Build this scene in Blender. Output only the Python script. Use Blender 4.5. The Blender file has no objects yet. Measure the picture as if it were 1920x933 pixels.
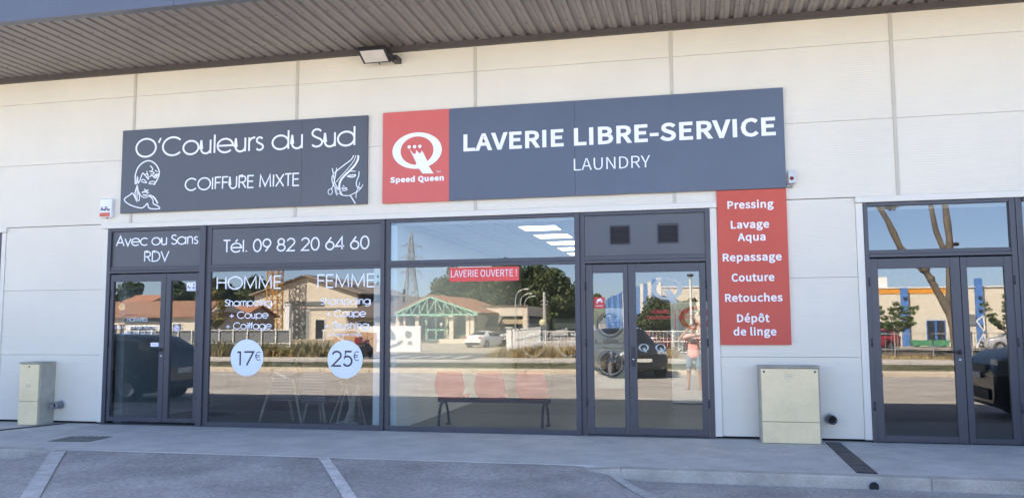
import bpy, bmesh, math, random
from mathutils import Vector, Matrix
from mathutils.geometry import tessellate_polygon
R = math.radians
rnd = random.Random(7)

# ------------------------------------------------------------------ camera, sky, sun, exposure
scene = bpy.context.scene
COL = scene.collection
cam_data = bpy.data.cameras.new('camera'); cam = bpy.data.objects.new('camera', cam_data); COL.objects.link(cam)
scene.camera = cam
cam_data.sensor_width = 36.0; cam_data.sensor_fit = 'HORIZONTAL'
cam_data.lens = 1543.5 / 1920 * 36.0
cam_data.clip_end = 6000; cam_data.clip_start = 0.05
YAW, PIT, ROL = -0.21752, 0.08999, -0.00568
_f = Vector((math.sin(YAW)*math.cos(PIT), math.cos(YAW)*math.cos(PIT), math.sin(PIT)))
_r0 = Vector((math.cos(YAW), -math.sin(YAW), 0)); _u0 = _r0.cross(_f)
_r = _r0*math.cos(ROL) + _u0*math.sin(ROL); _u = -_r0*math.sin(ROL) + _u0*math.cos(ROL)
mw = Matrix((_r, _u, -_f)).transposed().to_4x4(); mw.translation = (0, -11.3, 1.52)
cam.matrix_world = mw

SUN_EL, SUN_AZ = 47.0, -32.0           # azimuth measured from +Y (behind the shops) towards +X
world = bpy.data.worlds.new('World'); scene.world = world; world.use_nodes = True
wn = world.node_tree; bg = wn.nodes['Background']
sky = wn.nodes.new('ShaderNodeTexSky'); sky.sky_type = 'NISHITA'; sky.sun_disc = False
sky.sun_elevation = R(SUN_EL); sky.sun_rotation = R(SUN_AZ)
sky.air_density = 0.45; sky.dust_density = 1.0; sky.ozone_density = 1.0
wn.links.new(sky.outputs[0], bg.inputs[0]); bg.inputs[1].default_value = 0.12
sd = bpy.data.lights.new('sun', 'SUN'); sun = bpy.data.objects.new('sun', sd); COL.objects.link(sun)
sd.energy = 5.0; sd.angle = R(0.5); sd.color = (1.0, 0.93, 0.82)
_e, _a = R(SUN_EL), R(SUN_AZ)
SUNV = Vector((math.sin(_a)*math.cos(_e), math.cos(_a)*math.cos(_e), math.sin(_e)))
sun.rotation_euler = SUNV.to_track_quat('Z', 'Y').to_euler()
sun.location = SUNV*40
scene.view_settings.view_transform = 'Standard'; scene.view_settings.look = 'None'
scene.view_settings.gamma = 1.0; scene.view_settings.use_curve_mapping = False
scene.view_settings.exposure = 2.76
scene.render.engine = 'CYCLES'
cy = scene.cycles
cy.use_denoising = True; cy.use_adaptive_sampling = False; cy.max_bounces = 10; cy.transparent_max_bounces = 24; cy.glossy_bounces = 5; cy.diffuse_bounces = 4
cy.sample_clamp_indirect = 8.0

# ------------------------------------------------------------------ materials
_mats = {}
def mat(name, col, rough=.6, metal=0.0, var=0.08, scale=6.0, bump=0.0, bscale=60.0, spec=.4, wave=None, emit=0.0, col2=None, aniso=None, fine=0.0):
    """procedural principled material: base colour broken up by two octaves of noise, optional bump"""
    if name in _mats: return _mats[name]
    m = bpy.data.materials.new(name); m.use_nodes = True
    n = m.node_tree.nodes; l = m.node_tree.links; b = n['Principled BSDF']
    tc = n.new('ShaderNodeTexCoord')
    nz = n.new('ShaderNodeTexNoise'); nz.inputs['Scale'].default_value = scale; nz.inputs['Detail'].default_value = 6; nz.inputs['Roughness'].default_value = .62
    src = tc.outputs['Object']
    if aniso:
        mp = n.new('ShaderNodeMapping'); mp.inputs['Scale'].default_value = aniso; l.new(src, mp.inputs[0]); src = mp.outputs[0]
    l.new(src, nz.inputs['Vector'])
    mx = n.new('ShaderNodeMix'); mx.data_type = 'RGBA'
    c2 = col2 if col2 else tuple(min(1, c*(1+var)) for c in col)
    c1 = col if col2 else tuple(c*(1-var) for c in col)
    mx.inputs[6].default_value = (*c1, 1); mx.inputs[7].default_value = (*c2, 1)
    mr = n.new('ShaderNodeMapRange'); mr.inputs[1].default_value = .32; mr.inputs[2].default_value = .68
    l.new(nz.outputs[0], mr.inputs[0]); l.new(mr.outputs[0], mx.inputs[0])
    out = mx.outputs[2]
    if fine:
        n2 = n.new('ShaderNodeTexNoise'); n2.inputs['Scale'].default_value = scale*22; n2.inputs['Detail'].default_value = 3
        l.new(tc.outputs['Object'], n2.inputs['Vector'])
        r2 = n.new('ShaderNodeMapRange'); r2.inputs[1].default_value = .3; r2.inputs[2].default_value = .7
        r2.inputs[3].default_value = 1-fine; r2.inputs[4].default_value = 1+fine
        l.new(n2.outputs[0], r2.inputs[0])
        mm = n.new('ShaderNodeMix'); mm.data_type = 'RGBA'; mm.blend_type = 'MULTIPLY'; mm.inputs[0].default_value = 1
        l.new(out, mm.inputs[6]); l.new(r2.outputs[0], mm.inputs[7]); out = mm.outputs[2]
    l.new(out, b.inputs['Base Color'])
    b.inputs['Roughness'].default_value = rough; b.inputs['Metallic'].default_value = metal
    b.inputs['Specular IOR Level'].default_value = spec
    if emit:
        b.inputs['Emission Color'].default_value = (*col, 1); b.inputs['Emission Strength'].default_value = emit
    if wave:
        w = n.new('ShaderNodeTexWave'); w.wave_type = 'BANDS'; w.bands_direction = wave[0]; w.inputs['Scale'].default_value = wave[1]; w.inputs['Distortion'].default_value = 0
        l.new(tc.outputs['Object'], w.inputs['Vector'])
        bp = n.new('ShaderNodeBump'); bp.inputs['Strength'].default_value = wave[2]; bp.inputs['Distance'].default_value = wave[3]
        l.new(w.outputs['Fac'], bp.inputs['Height']); l.new(bp.outputs[0], b.inputs['Normal'])
    elif bump:
        n3 = n.new('ShaderNodeTexNoise'); n3.inputs['Scale'].default_value = bscale; n3.inputs['Detail'].default_value = 5
        l.new(tc.outputs['Object'], n3.inputs['Vector'])
        bp = n.new('ShaderNodeBump'); bp.inputs['Strength'].default_value = bump; bp.inputs['Distance'].default_value = .02
        l.new(n3.outputs[0], bp.inputs['Height']); l.new(bp.outputs[0], b.inputs['Normal'])
    _mats[name] = m
    return m

def glass(name, refl, tint):
    if name in _mats: return _mats[name]
    m = bpy.data.materials.new(name); m.use_nodes = True
    n = m.node_tree.nodes; l = m.node_tree.links
    n.remove(n['Principled BSDF'])
    tr = n.new('ShaderNodeBsdfTransparent'); tr.inputs[0].default_value = (*tint, 1)
    gl = n.new('ShaderNodeBsdfGlossy'); gl.inputs['Roughness'].default_value = 0.0; gl.inputs[0].default_value = (1, .965, .92, 1)
    tc = n.new('ShaderNodeTexCoord'); nz = n.new('ShaderNodeTexNoise'); nz.inputs['Scale'].default_value = .7; nz.inputs['Detail'].default_value = 1
    l.new(tc.outputs['Object'], nz.inputs['Vector'])
    bp = n.new('ShaderNodeBump'); bp.inputs['Strength'].default_value = .012; bp.inputs['Distance'].default_value = .02
    l.new(nz.outputs[0], bp.inputs['Height']); l.new(bp.outputs[0], gl.inputs['Normal'])
    mx = n.new('ShaderNodeMixShader'); ge = n.new('ShaderNodeNewGeometry'); mt = n.new('ShaderNodeMath'); mt.operation = 'MULTIPLY_ADD'; mt.inputs[1].default_value = -refl; mt.inputs[2].default_value = refl
    l.new(ge.outputs['Backfacing'], mt.inputs[0]); l.new(mt.outputs[0], mx.inputs[0])
    l.new(tr.outputs[0], mx.inputs[1]); l.new(gl.outputs[0], mx.inputs[2]); l.new(mx.outputs[0], n['Material Output'].inputs[0])
    _mats[name] = m
    return m

def film(name, col, alpha, rough=.5):
    """translucent sticker film"""
    if name in _mats: return _mats[name]
    m = mat(name, col, rough, var=.03); m.node_tree.nodes['Principled BSDF'].inputs['Alpha'].default_value = alpha
    return m

ANTH = mat('anthracite_coating', (.056, .058, .071), .42, var=.05, scale=2, spec=.5, fine=.03)
ANTH_D = mat('anthracite_gasket', (.035, .037, .046), .5, var=.05)
PANEL = mat('anthracite_panel', (.080, .085, .096), .38, var=.05, scale=1.5, spec=.5, fine=.03)
SIGNBLUE = mat('sign_slate_blue', (.086, .100, .133), .30, var=.05, scale=1.2, spec=.5, fine=.02)
SIGNGREY = mat('sign_slate_grey', (.080, .082, .092), .30, var=.05, scale=1.2, spec=.5, fine=.02)
SIGNRED = mat('sign_red', (.58, .105, .080), .36, var=.04, scale=1.5, spec=.5, fine=.02)
SERVRED = mat('service_red', (.55, .110, .080), .5, var=.04, scale=1.5, spec=.12, fine=.02)
WHITEL = mat('white_lettering', (.80, .81, .83), .4, var=.02)
WHITEV = mat('white_vinyl', (.82, .84, .88), .45, var=.02)
DARKL = mat('dark_lettering', (.055, .05, .05), .5, var=.05)
CLAD = mat('white_cladding', (.69, .645, .54), .42, var=.035, scale=.8, wave=('Z', 9.5, .22, .004), spec=.4)
CLADT = mat('white_flashing', (.70, .665, .58), .42, var=.03, scale=1.0, spec=.4)
JOINT = mat('joint_strip_grey', (.50, .465, .385), .45, var=.05)
DARKGAP = mat('dark_gap', (.02, .02, .022), .8)
SOFFIT = mat('soffit_steel', (.235, .210, .198), .40, var=.10, scale=1.1, spec=.5, fine=.05)
FASCIA = mat('fascia_steel', (.085, .095, .125), .34, var=.06, scale=1.0, spec=.5)
GLASS = glass('shop_glass', .136, (.80, .84, .85))
STEEL = mat('brushed_steel', (.55, .55, .56), .32, metal=.9, var=.08)
DSTEEL = mat('dark_steel', (.06, .06, .065), .4, metal=.4)
BLACKP = mat('black_plastic', (.018, .018, .02), .5)
CREAMP = mat('cream_polyester', (.82, .665, .395), .55, var=.06, scale=3, fine=.04, bump=.05)
CONCG = mat('grey_concrete', (.50, .485, .45), .85, var=.14, scale=2.2, bump=.25, bscale=90, fine=.14)
KERBC = mat('kerb_concrete', (.43, .395, .34), .85, var=.22, scale=2.5, bump=.3, bscale=70, fine=.12)
ASPH = mat('asphalt', (.350, .325, .298), .9, var=.26, scale=1.1, bump=.45, bscale=110, fine=.20)
PAINT = mat('worn_road_paint', (.56, .54, .50), .85, var=.22, scale=9, fine=.2, bump=.2)

# ------------------------------------------------------------------ mesh builder
class MB:
    def __init__(s): s.v = []; s.f = []; s.sm = []
    def add(s, vs, fs, smooth=False):
        o = len(s.v); s.v += [tuple(q) for q in vs]
        for f in fs: s.f.append([o+i for i in f]); s.sm.append(smooth)
        return s
    def box(s, x0, x1, y0, y1, z0, z1):
        if x0 > x1: x0, x1 = x1, x0
        if y0 > y1: y0, y1 = y1, y0
        if z0 > z1: z0, z1 = z1, z0
        v = [(x, y, z) for z in (z0, z1) for y in (y0, y1) for x in (x0, x1)]
        return s.add(v, [(0,2,3,1), (4,5,7,6), (0,1,5,4), (2,6,7,3), (0,4,6,2), (1,3,7,5)])
    def bevbox(s, x0, x1, y0, y1, z0, z1, b=.01):
        bm = bmesh.new(); bmesh.ops.create_cube(bm, size=1)
        for q in bm.verts: q.co = ((x0+x1)/2+q.co.x*(x1-x0), (y0+y1)/2+q.co.y*(y1-y0), (z0+z1)/2+q.co.z*(z1-z0))
        bmesh.ops.bevel(bm, geom=bm.edges[:], offset=b, segments=2, affect='EDGES', profile=.6)
        return s.from_bm(bm)
    def from_bm(s, bm, smooth=False):
        bm.verts.index_update(); s.add([q.co[:] for q in bm.verts], [[q.index for q in f.verts] for f in bm.faces], smooth); bm.free(); return s
    def quad(s, a, b, c, d): return s.add([a, b, c, d], [(0,1,2,3)])
    def prism(s, pts, lo, hi, axis='y'):
        """extrude the 2-D outline pts between lo and hi along an axis"""
        def P(p, t):
            return (p[0], t, p[1]) if axis == 'y' else ((t, p[0], p[1]) if axis == 'x' else (p[0], p[1], t))
        n = len(pts); v = [P(p, lo) for p in pts]+[P(p, hi) for p in pts]
        fs = [list(range(n)), list(range(2*n-1, n-1, -1))]+[(i, n+i, n+(i+1) % n, (i+1) % n) for i in range(n)]
        bm = bmesh.new(); vv = [bm.verts.new(q) for q in v]
        for f in fs:
            try: bm.faces.new([vv[i] for i in f])
            except ValueError: pass
        bmesh.ops.recalc_face_normals(bm, faces=bm.faces[:]); bmesh.ops.triangulate(bm, faces=[f for f in bm.faces if len(f.verts) > 4])
        return s.from_bm(bm)
    def tube(s, pts, r, n=8, caps=True, smooth=True):
        pts = [Vector(p) for p in pts]; m = len(pts)
        rs = r if isinstance(r, (list, tuple)) else [r]*m
        rings = []; ref = None
        for i, p in enumerate(pts):
            t = (pts[min(i+1, m-1)]-pts[max(i-1, 0)]).normalized()
            if ref is None:
                ref = Vector((0, 0, 1)) if abs(t.z) < .9 else Vector((1, 0, 0))
            a = (ref - t*ref.dot(t)).normalized(); b = t.cross(a); ref = a
            rings.append([p+(a*math.cos(2*math.pi*k/n)+b*math.sin(2*math.pi*k/n))*rs[i] for k in range(n)])
        v = [q for g in rings for q in g]
        fs = [(i*n+k, i*n+(k+1) % n, (i+1)*n+(k+1) % n, (i+1)*n+k) for i in range(m-1) for k in range(n)]
        s.add(v, fs, smooth)
        if caps:
            s.add(rings[0], [list(range(n-1, -1, -1))]); s.add(rings[-1], [list(range(n))])
        return s
    def bar(s, p0, p1, w, h=None):
        """square bar between two points"""
        p0, p1 = Vector(p0), Vector(p1); t = (p1-p0).normalized(); h = h or w
        ref = Vector((0, 0, 1)) if abs(t.z) < .95 else Vector((0, 1, 0))
        a = t.cross(ref).normalized(); b = a.cross(t)
        c = [(-1, -1), (1, -1), (1, 1), (-1, 1)]
        v = [p+a*(i*w/2)+b*(j*h/2) for p in (p0, p1) for i, j in c]
        return s.add(v, [(3,2,1,0), (4,5,6,7), (0,1,5,4), (1,2,6,5), (2,3,7,6), (3,0,4,7)])
    def lathe(s, prof, c=(0, 0, 0), n=20, axis='z', smooth=True):
        v = []
        for r, h in prof:
            for k in range(n):
                a = 2*math.pi*k/n; x, y = r*math.cos(a), r*math.sin(a)
                q = (x, y, h) if axis == 'z' else ((x, h, y) if axis == 'y' else (h, x, y))
                v.append((c[0]+q[0], c[1]+q[1], c[2]+q[2]))
        m = len(prof)
        s.add(v, [(i*n+k, i*n+(k+1) % n, (i+1)*n+(k+1) % n, (i+1)*n+k) for i in range(m-1) for k in range(n)], smooth)
        return s
    def ball(s, c, r, n=10, sc=(1, 1, 1)):
        bm = bmesh.new(); bmesh.ops.create_uvsphere(bm, u_segments=n, v_segments=max(5, n*2//3), radius=r)
        for q in bm.verts: q.co = Vector(c)+Vector((q.co.x*sc[0], q.co.y*sc[1], q.co.z*sc[2]))
        return s.from_bm(bm, True)
    def grid(s, fn, nu, nv, smooth=True):
        v = [fn(i/(nu-1), j/(nv-1)) for j in range(nv) for i in range(nu)]
        return s.add(v, [(j*nu+i, j*nu+i+1, (j+1)*nu+i+1, (j+1)*nu+i) for j in range(nv-1) for i in range(nu-1)], smooth)
    def build(s, name, m=None, parent=None, recalc=True):
        off = Vector((0, 0, 0)); p = parent
        while p: off += p.location; p = p.parent
        me = bpy.data.meshes.new(name); me.from_pydata([(Vector(q)-off)[:] for q in s.v], [], s.f)
        me.polygons.foreach_set('use_smooth', s.sm)
        if recalc:
            bm = bmesh.new(); bm.from_mesh(me); bmesh.ops.recalc_face_normals(bm, faces=bm.faces[:]); bm.to_mesh(me); bm.free()
        me.update()
        if m: me.materials.append(m)
        o = bpy.data.objects.new(name, me); COL.objects.link(o)
        if parent: o.parent = parent
        return o

def tag(o, label=None, cat=None, group=None, kind=None):
    if label: o['label'] = label
    if cat: o['category'] = cat
    if group: o['group'] = group
    if kind: o['kind'] = kind
    return o
def thing(name, loc, label, cat, group=None):
    o = bpy.data.objects.new(name, None); COL.objects.link(o); o.location = loc; o.empty_display_size = .2
    return tag(o, label, cat, group)
def copy_tree(o, parent=None):
    c = o.copy(); COL.objects.link(c)
    if parent: c.parent = parent
    for ch in list(o.children): copy_tree(ch, c)
    return c
def struct(mb, name, m): return tag(mb.build(name, m), kind='structure')

# ------------------------------------------------------------------ lettering: a monoline geometric alphabet and a grotesque one
def arc(cx, cy, rx, ry, a0, a1, n=None):
    n = n or max(4, int(abs(a1-a0)/15))
    return [(cx+rx*math.cos(R(a0+(a1-a0)*i/n)), cy+ry*math.sin(R(a0+(a1-a0)*i/n))) for i in range(n+1)]
X = .74; H2 = X/2; CR = .36
_S = arc(.25, .755, .20, .205, 25, 250)[0:]+arc(.25, .26, .235, .225, 75, -150)
_s = [(.08+(x-.05)*.66, y*.74) for x, y in _S]
def _bowl(cx=.40): return arc(cx, H2, CR, H2, 0, 360, 28)
MONO = {
 'O': (1.06, [arc(.53, .5, .48, .5, 0, 360, 36)]), 'C': (1.0, [arc(.53, .5, .48, .5, 42, 318, 30)]), 'Q': (1.06, [arc(.53, .5, .48, .5, 0, 360, 36), [(.6, .25), (1.0, -.02)]]),
 'I': (.24, [[(.12, 0), (.12, 1)]]), 'F': (.56, [[(.10, 0), (.10, 1), (.52, 1)], [(.10, .54), (.48, .54)]]), 'E': (.60, [[(.54, 0), (.10, 0), (.10, 1), (.54, 1)], [(.10, .53), (.50, .53)]]),
 'U': (.72, [[(.10, 1), (.10, .28)]+arc(.36, .28, .26, .28, 180, 360)+[(.62, 1)]]), 'R': (.66, [[(.10, 0), (.10, 1), (.36, 1)]+arc(.36, .74, .23, .26, 90, -90)+[(.10, .48)], [(.34, .48), (.60, 0)]]),
 'M': (1.0, [[(.10, 0), (.14, 1), (.50, .08), (.86, 1), (.90, 0)]]), 'X': (.72, [[(.06, 0), (.64, 1)], [(.64, 0), (.06, 1)]]), 'T': (.52, [[(.26, 0), (.26, 1)], [(.02, 1), (.50, 1)]]),
 'A': (.78, [[(.04, 0), (.39, 1), (.74, 0)], [(.16, .34), (.62, .34)]]), 'V': (.72, [[(.03, 1), (.36, 0), (.69, 1)]]), 'D': (.82, [[(.10, 0), (.10, 1), (.32, 1)]+arc(.32, .5, .42, .5, 90, -90)+[(.10, 0)]]),
 'S': (.52, [_S]), 'H': (.80, [[(.10, 0), (.10, 1)], [(.70, 0), (.70, 1)], [(.10, .54), (.70, .54)]]), 'B': (.62, [[(.10, 0), (.10, 1), (.32, 1)]+arc(.32, .77, .20, .23, 90, -90)+[(.10, .54)], [(.32, .54)]+arc(.32, .27, .24, .27, 90, -90)+[(.10, 0)]]),
 'L': (.48, [[(.10, 1), (.10, 0), (.44, 0)]]), 'N': (.80, [[(.10, 0), (.10, 1), (.70, 0), (.70, 1)]]), "'": (.24, [[(.18, 1), (.08, .74)]]),
 '+': (.72, [[(.36, .08), (.36, .66)], [(.08, .37), (.64, .37)]]), '.': (.22, [[(.11, 0), (.11, .11)]]), ' ': (.32, []), '-': (.4, [[(.05, .36), (.35, .36)]]),
 'o': (.80, [_bowl()]), 'c': (.70, [arc(.40, H2, CR, H2, 48, 312, 24)]), 'e': (.80, [[(.05, H2), (.76, H2)]+arc(.40, H2, CR, H2, 0, 318, 26)[1:]]),
 'u': (.62, [[(.09, X), (.09, .25)]+arc(.31, .25, .22, .25, 180, 360)+[(.53, X)], [(.53, .3), (.53, 0)]]), 'l': (.20, [[(.10, 0), (.10, 1)]]), 'i': (.20, [[(.10, 0), (.10, X)], [(.10, .90), (.10, 1.0)]]),
 'r': (.36, [[(.09, 0), (.09, X)], arc(.34, .44, .25, .28, 175, 85)]), 's': (.44, [_s]), 'd': (.84, [_bowl(), [(.76, 0), (.76, 1)]]), 'b': (.84, [_bowl(.44), [(.08, 0), (.08, 1)]]),
 'a': (.84, [_bowl(), [(.76, 0), (.76, X)]]), 'v': (.60, [[(.03, X), (.30, 0), (.57, X)]]), 'n': (.60, [[(.09, 0), (.09, X)], [(.09, .48)]+arc(.30, .48, .21, .26, 180, 0)+[(.51, 0)]]),
 'h': (.60, [[(.09, 0), (.09, 1)], [(.09, .48)]+arc(.30, .48, .21, .26, 180, 0)+[(.51, 0)]]), 'm': (.92, [[(.09, 0), (.09, X)], [(.09, .50)]+arc(.275, .50, .185, .24, 180, 0)+[(.46, 0)], [(.46, .50)]+arc(.645, .50, .185, .24, 180, 0)+[(.83, 0)]]),
 'p': (.84, [_bowl(.44), [(.08, -.26), (.08, X)]]), 'g': (.84, [_bowl(), [(.76, X), (.76, -.02)]+arc(.42, -.02, .34, .26, 0, -140)]), 'f': (.32, [[(.13, 0), (.13, .82)]+arc(.29, .82, .16, .18, 180, 95), [(.0, X), (.30, X)]]),
 't': (.32, [[(.14, 0), (.14, .94)], [(.0, X), (.28, X)]]), 'x': (.56, [[(.04, 0), (.52, X)], [(.52, 0), (.04, X)]]), 'é': (.80, [[(.05, H2), (.76, H2)]+arc(.40, H2, CR, H2, 0, 318, 26)[1:], [(.34, .86), (.50, 1.06)]]),
 '0': (.66, [arc(.33, .5, .26, .5, 0, 360, 30)]), '1': (.42, [[(.10, .98), (.26, .98), (.26, 0)]]), '2': (.66, [arc(.33, .72, .25, .28, 165, -35)+[(.08, .0), (.60, .0)]]),
 '4': (.66, [[(.48, 0), (.48, 1), (.05, .26), (.62, .26)]]), '5': (.66, [[(.56, 1), (.20, 1), (.14, .55)]+arc(.31, .33, .26, .33, 130, -150)]), '6': (.66, [arc(.33, .32, .26, .32, 0, 360, 26), [(.10, .46), (.42, 1)]]),
 '7': (.62, [[(.06, 1), (.56, 1), (.20, 0)]]), '8': (.66, [arc(.33, .76, .21, .24, 0, 360, 24), arc(.33, .27, .26, .27, 0, 360, 26)]), '9': (.66, [arc(.33, .68, .26, .32, 0, 360, 26), [(.56, .54), (.24, 0)]]),
 '€': (.74, [arc(.46, .5, .36, .5, 52, 308, 26), [(.0, .60), (.60, .60)], [(.0, .40), (.56, .40)]]),
}
def ribbon(mb, pts, w, y, thick, closed=None):
    """a stroke of constant width standing on the plane y, drawn on (x, z)"""
    P = [Vector((p[0], p[1])) for p in pts]
    if closed is None: closed = len(P) > 3 and (P[0]-P[-1]).length < 1e-5
    if closed: P = P[:-1]
    n = len(P); L = []; Rr = []
    for i in range(n):
        a = P[(i-1) % n] if (closed or i > 0) else None; b = P[(i+1) % n] if (closed or i < n-1) else None
        d0 = (P[i]-a).normalized() if a is not None else None; d1 = (b-P[i]).normalized() if b is not None else None
        if d0 is None: d0 = d1
        if d1 is None: d1 = d0
        t = d0+d1
        t = t.normalized() if t.length > 1e-4 else d1
        nn = Vector((-t.y, t.x)); c = max(.42, nn.dot(Vector((-d1.y, d1.x))))
        ww = (w[i] if isinstance(w, (list, tuple)) else w)/2
        L.append(P[i]+nn*ww/c); Rr.append(P[i]-nn*ww/c)
    o = len(mb.v)
    for i in range(n):
        for q, yy in ((L[i], y), (Rr[i], y), (L[i], y+thick), (Rr[i], y+thick)): mb.v.append((q.x, yy, q.y))
    m = n if closed else n-1
    for i in range(m):
        a, b = o+4*i, o+4*((i+1) % n)
        for f in ((a, b, b+1, a+1), (a+2, a+3, b+3, b+2), (a, a+2, b+2, b), (a+1, b+1, b+3, a+3)): mb.f.append(list(f)); mb.sm.append(False)
    if not closed:
        mb.f.append([o, o+1, o+3, o+2]); mb.sm.append(False); e = o+4*(n-1); mb.f.append([e, e+2, e+3, e+1]); mb.sm.append(False)
def mono_text(mb, txt, x0, x1, base, cap, y, w=.085, thick=.003, slope=0.0):
    tot = sum(MONO[c][0] for c in txt); k = (x1-x0)/tot; x = x0; j = 0
    ww = w*cap
    for c in txt:
        adv, strokes = MONO[c]
        for s in strokes:
            j += 1
            ribbon(mb, [(x+p[0]*k, base+ww/2+p[1]*(cap-ww)) for p in s], ww, y-thick-(j % 3)*.0003, thick)
        x += adv*k
    return mb
def grot_text(txt, x0, x1, base, cap, y, name, mtl, parent, bold=0.0, thick=.004):
    """filled lettering; bold widens the outlines"""
    x = 0.0; sc = cap/(.509+2*bold); wx = 1+bold*3.2; glyphs = []
    area = lambda q: sum(q[i-1].x*q[i].y-q[i].x*q[i-1].y for i in range(len(q)))/2
    for c in txt:
        adv, loops = GLYPHS[c]; LP = [[Vector((lp[2*i]/1000*wx, lp[2*i+1]/1000)) for i in range(len(lp)//2)] for lp in loops]
        big = max((area(q) for q in LP), key=abs, default=1); sg = 1 if big > 0 else -1; outs, holes = [], []
        for q in LP:
            hole = area(q)*big < 0; n = len(q); o2 = []
            for i in range(n):
                d0 = (q[i]-q[i-1]); d1 = (q[(i+1) % n]-q[i])
                if d0.length < 1e-6 or d1.length < 1e-6: continue
                d0.normalize(); d1.normalize(); n0 = Vector((d0.y, -d0.x))*sg; n1 = Vector((d1.y, -d1.x))*sg
                m2 = n0+n1; m2 = m2.normalized() if m2.length > 1e-4 else n1
                v2 = q[i]+m2*bold/max(.55, m2.dot(n1)); o2.append(Vector((x+v2.x, v2.y+bold)))
            (holes if hole else outs).append(o2)
        for o2 in outs:
            bx = (min(v.x for v in o2), max(v.x for v in o2), min(v.y for v in o2), max(v.y for v in o2))
            hs = [h for h in holes if bx[0] < sum(v.x for v in h)/len(h) < bx[1] and bx[2] < sum(v.y for v in h)/len(h) < bx[3]]
            glyphs.append([o2]+hs)
        x += adv/1000*wx+bold*1.3
    lo = min(v.x for g in glyphs for v in g[0]); hi = max(v.x for g in glyphs for v in g[0]); kx = (x1-x0)/(hi-lo)
    mb = MB()
    for g in glyphs:
        flat = [v for q in g for v in q]; n = len(flat)
        tri = tessellate_polygon([[v.to_3d() for v in q] for q in g])
        W = [(x0+(v.x-lo)*kx, base+v.y*sc) for v in flat]
        fs = [tuple(t) for t in tri]; o = 0
        for q in g:
            m = len(q)
            for i in range(m): j = (i+1) % m; fs.append((o+i, o+j, n+o+j, n+o+i))
            o += m
        mb.add([(p[0], y-thick/2, p[1]) for p in W]+[(p[0], y+thick/2, p[1]) for p in W], fs)
    return mb.build(name, mtl, parent, recalc=False)
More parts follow.
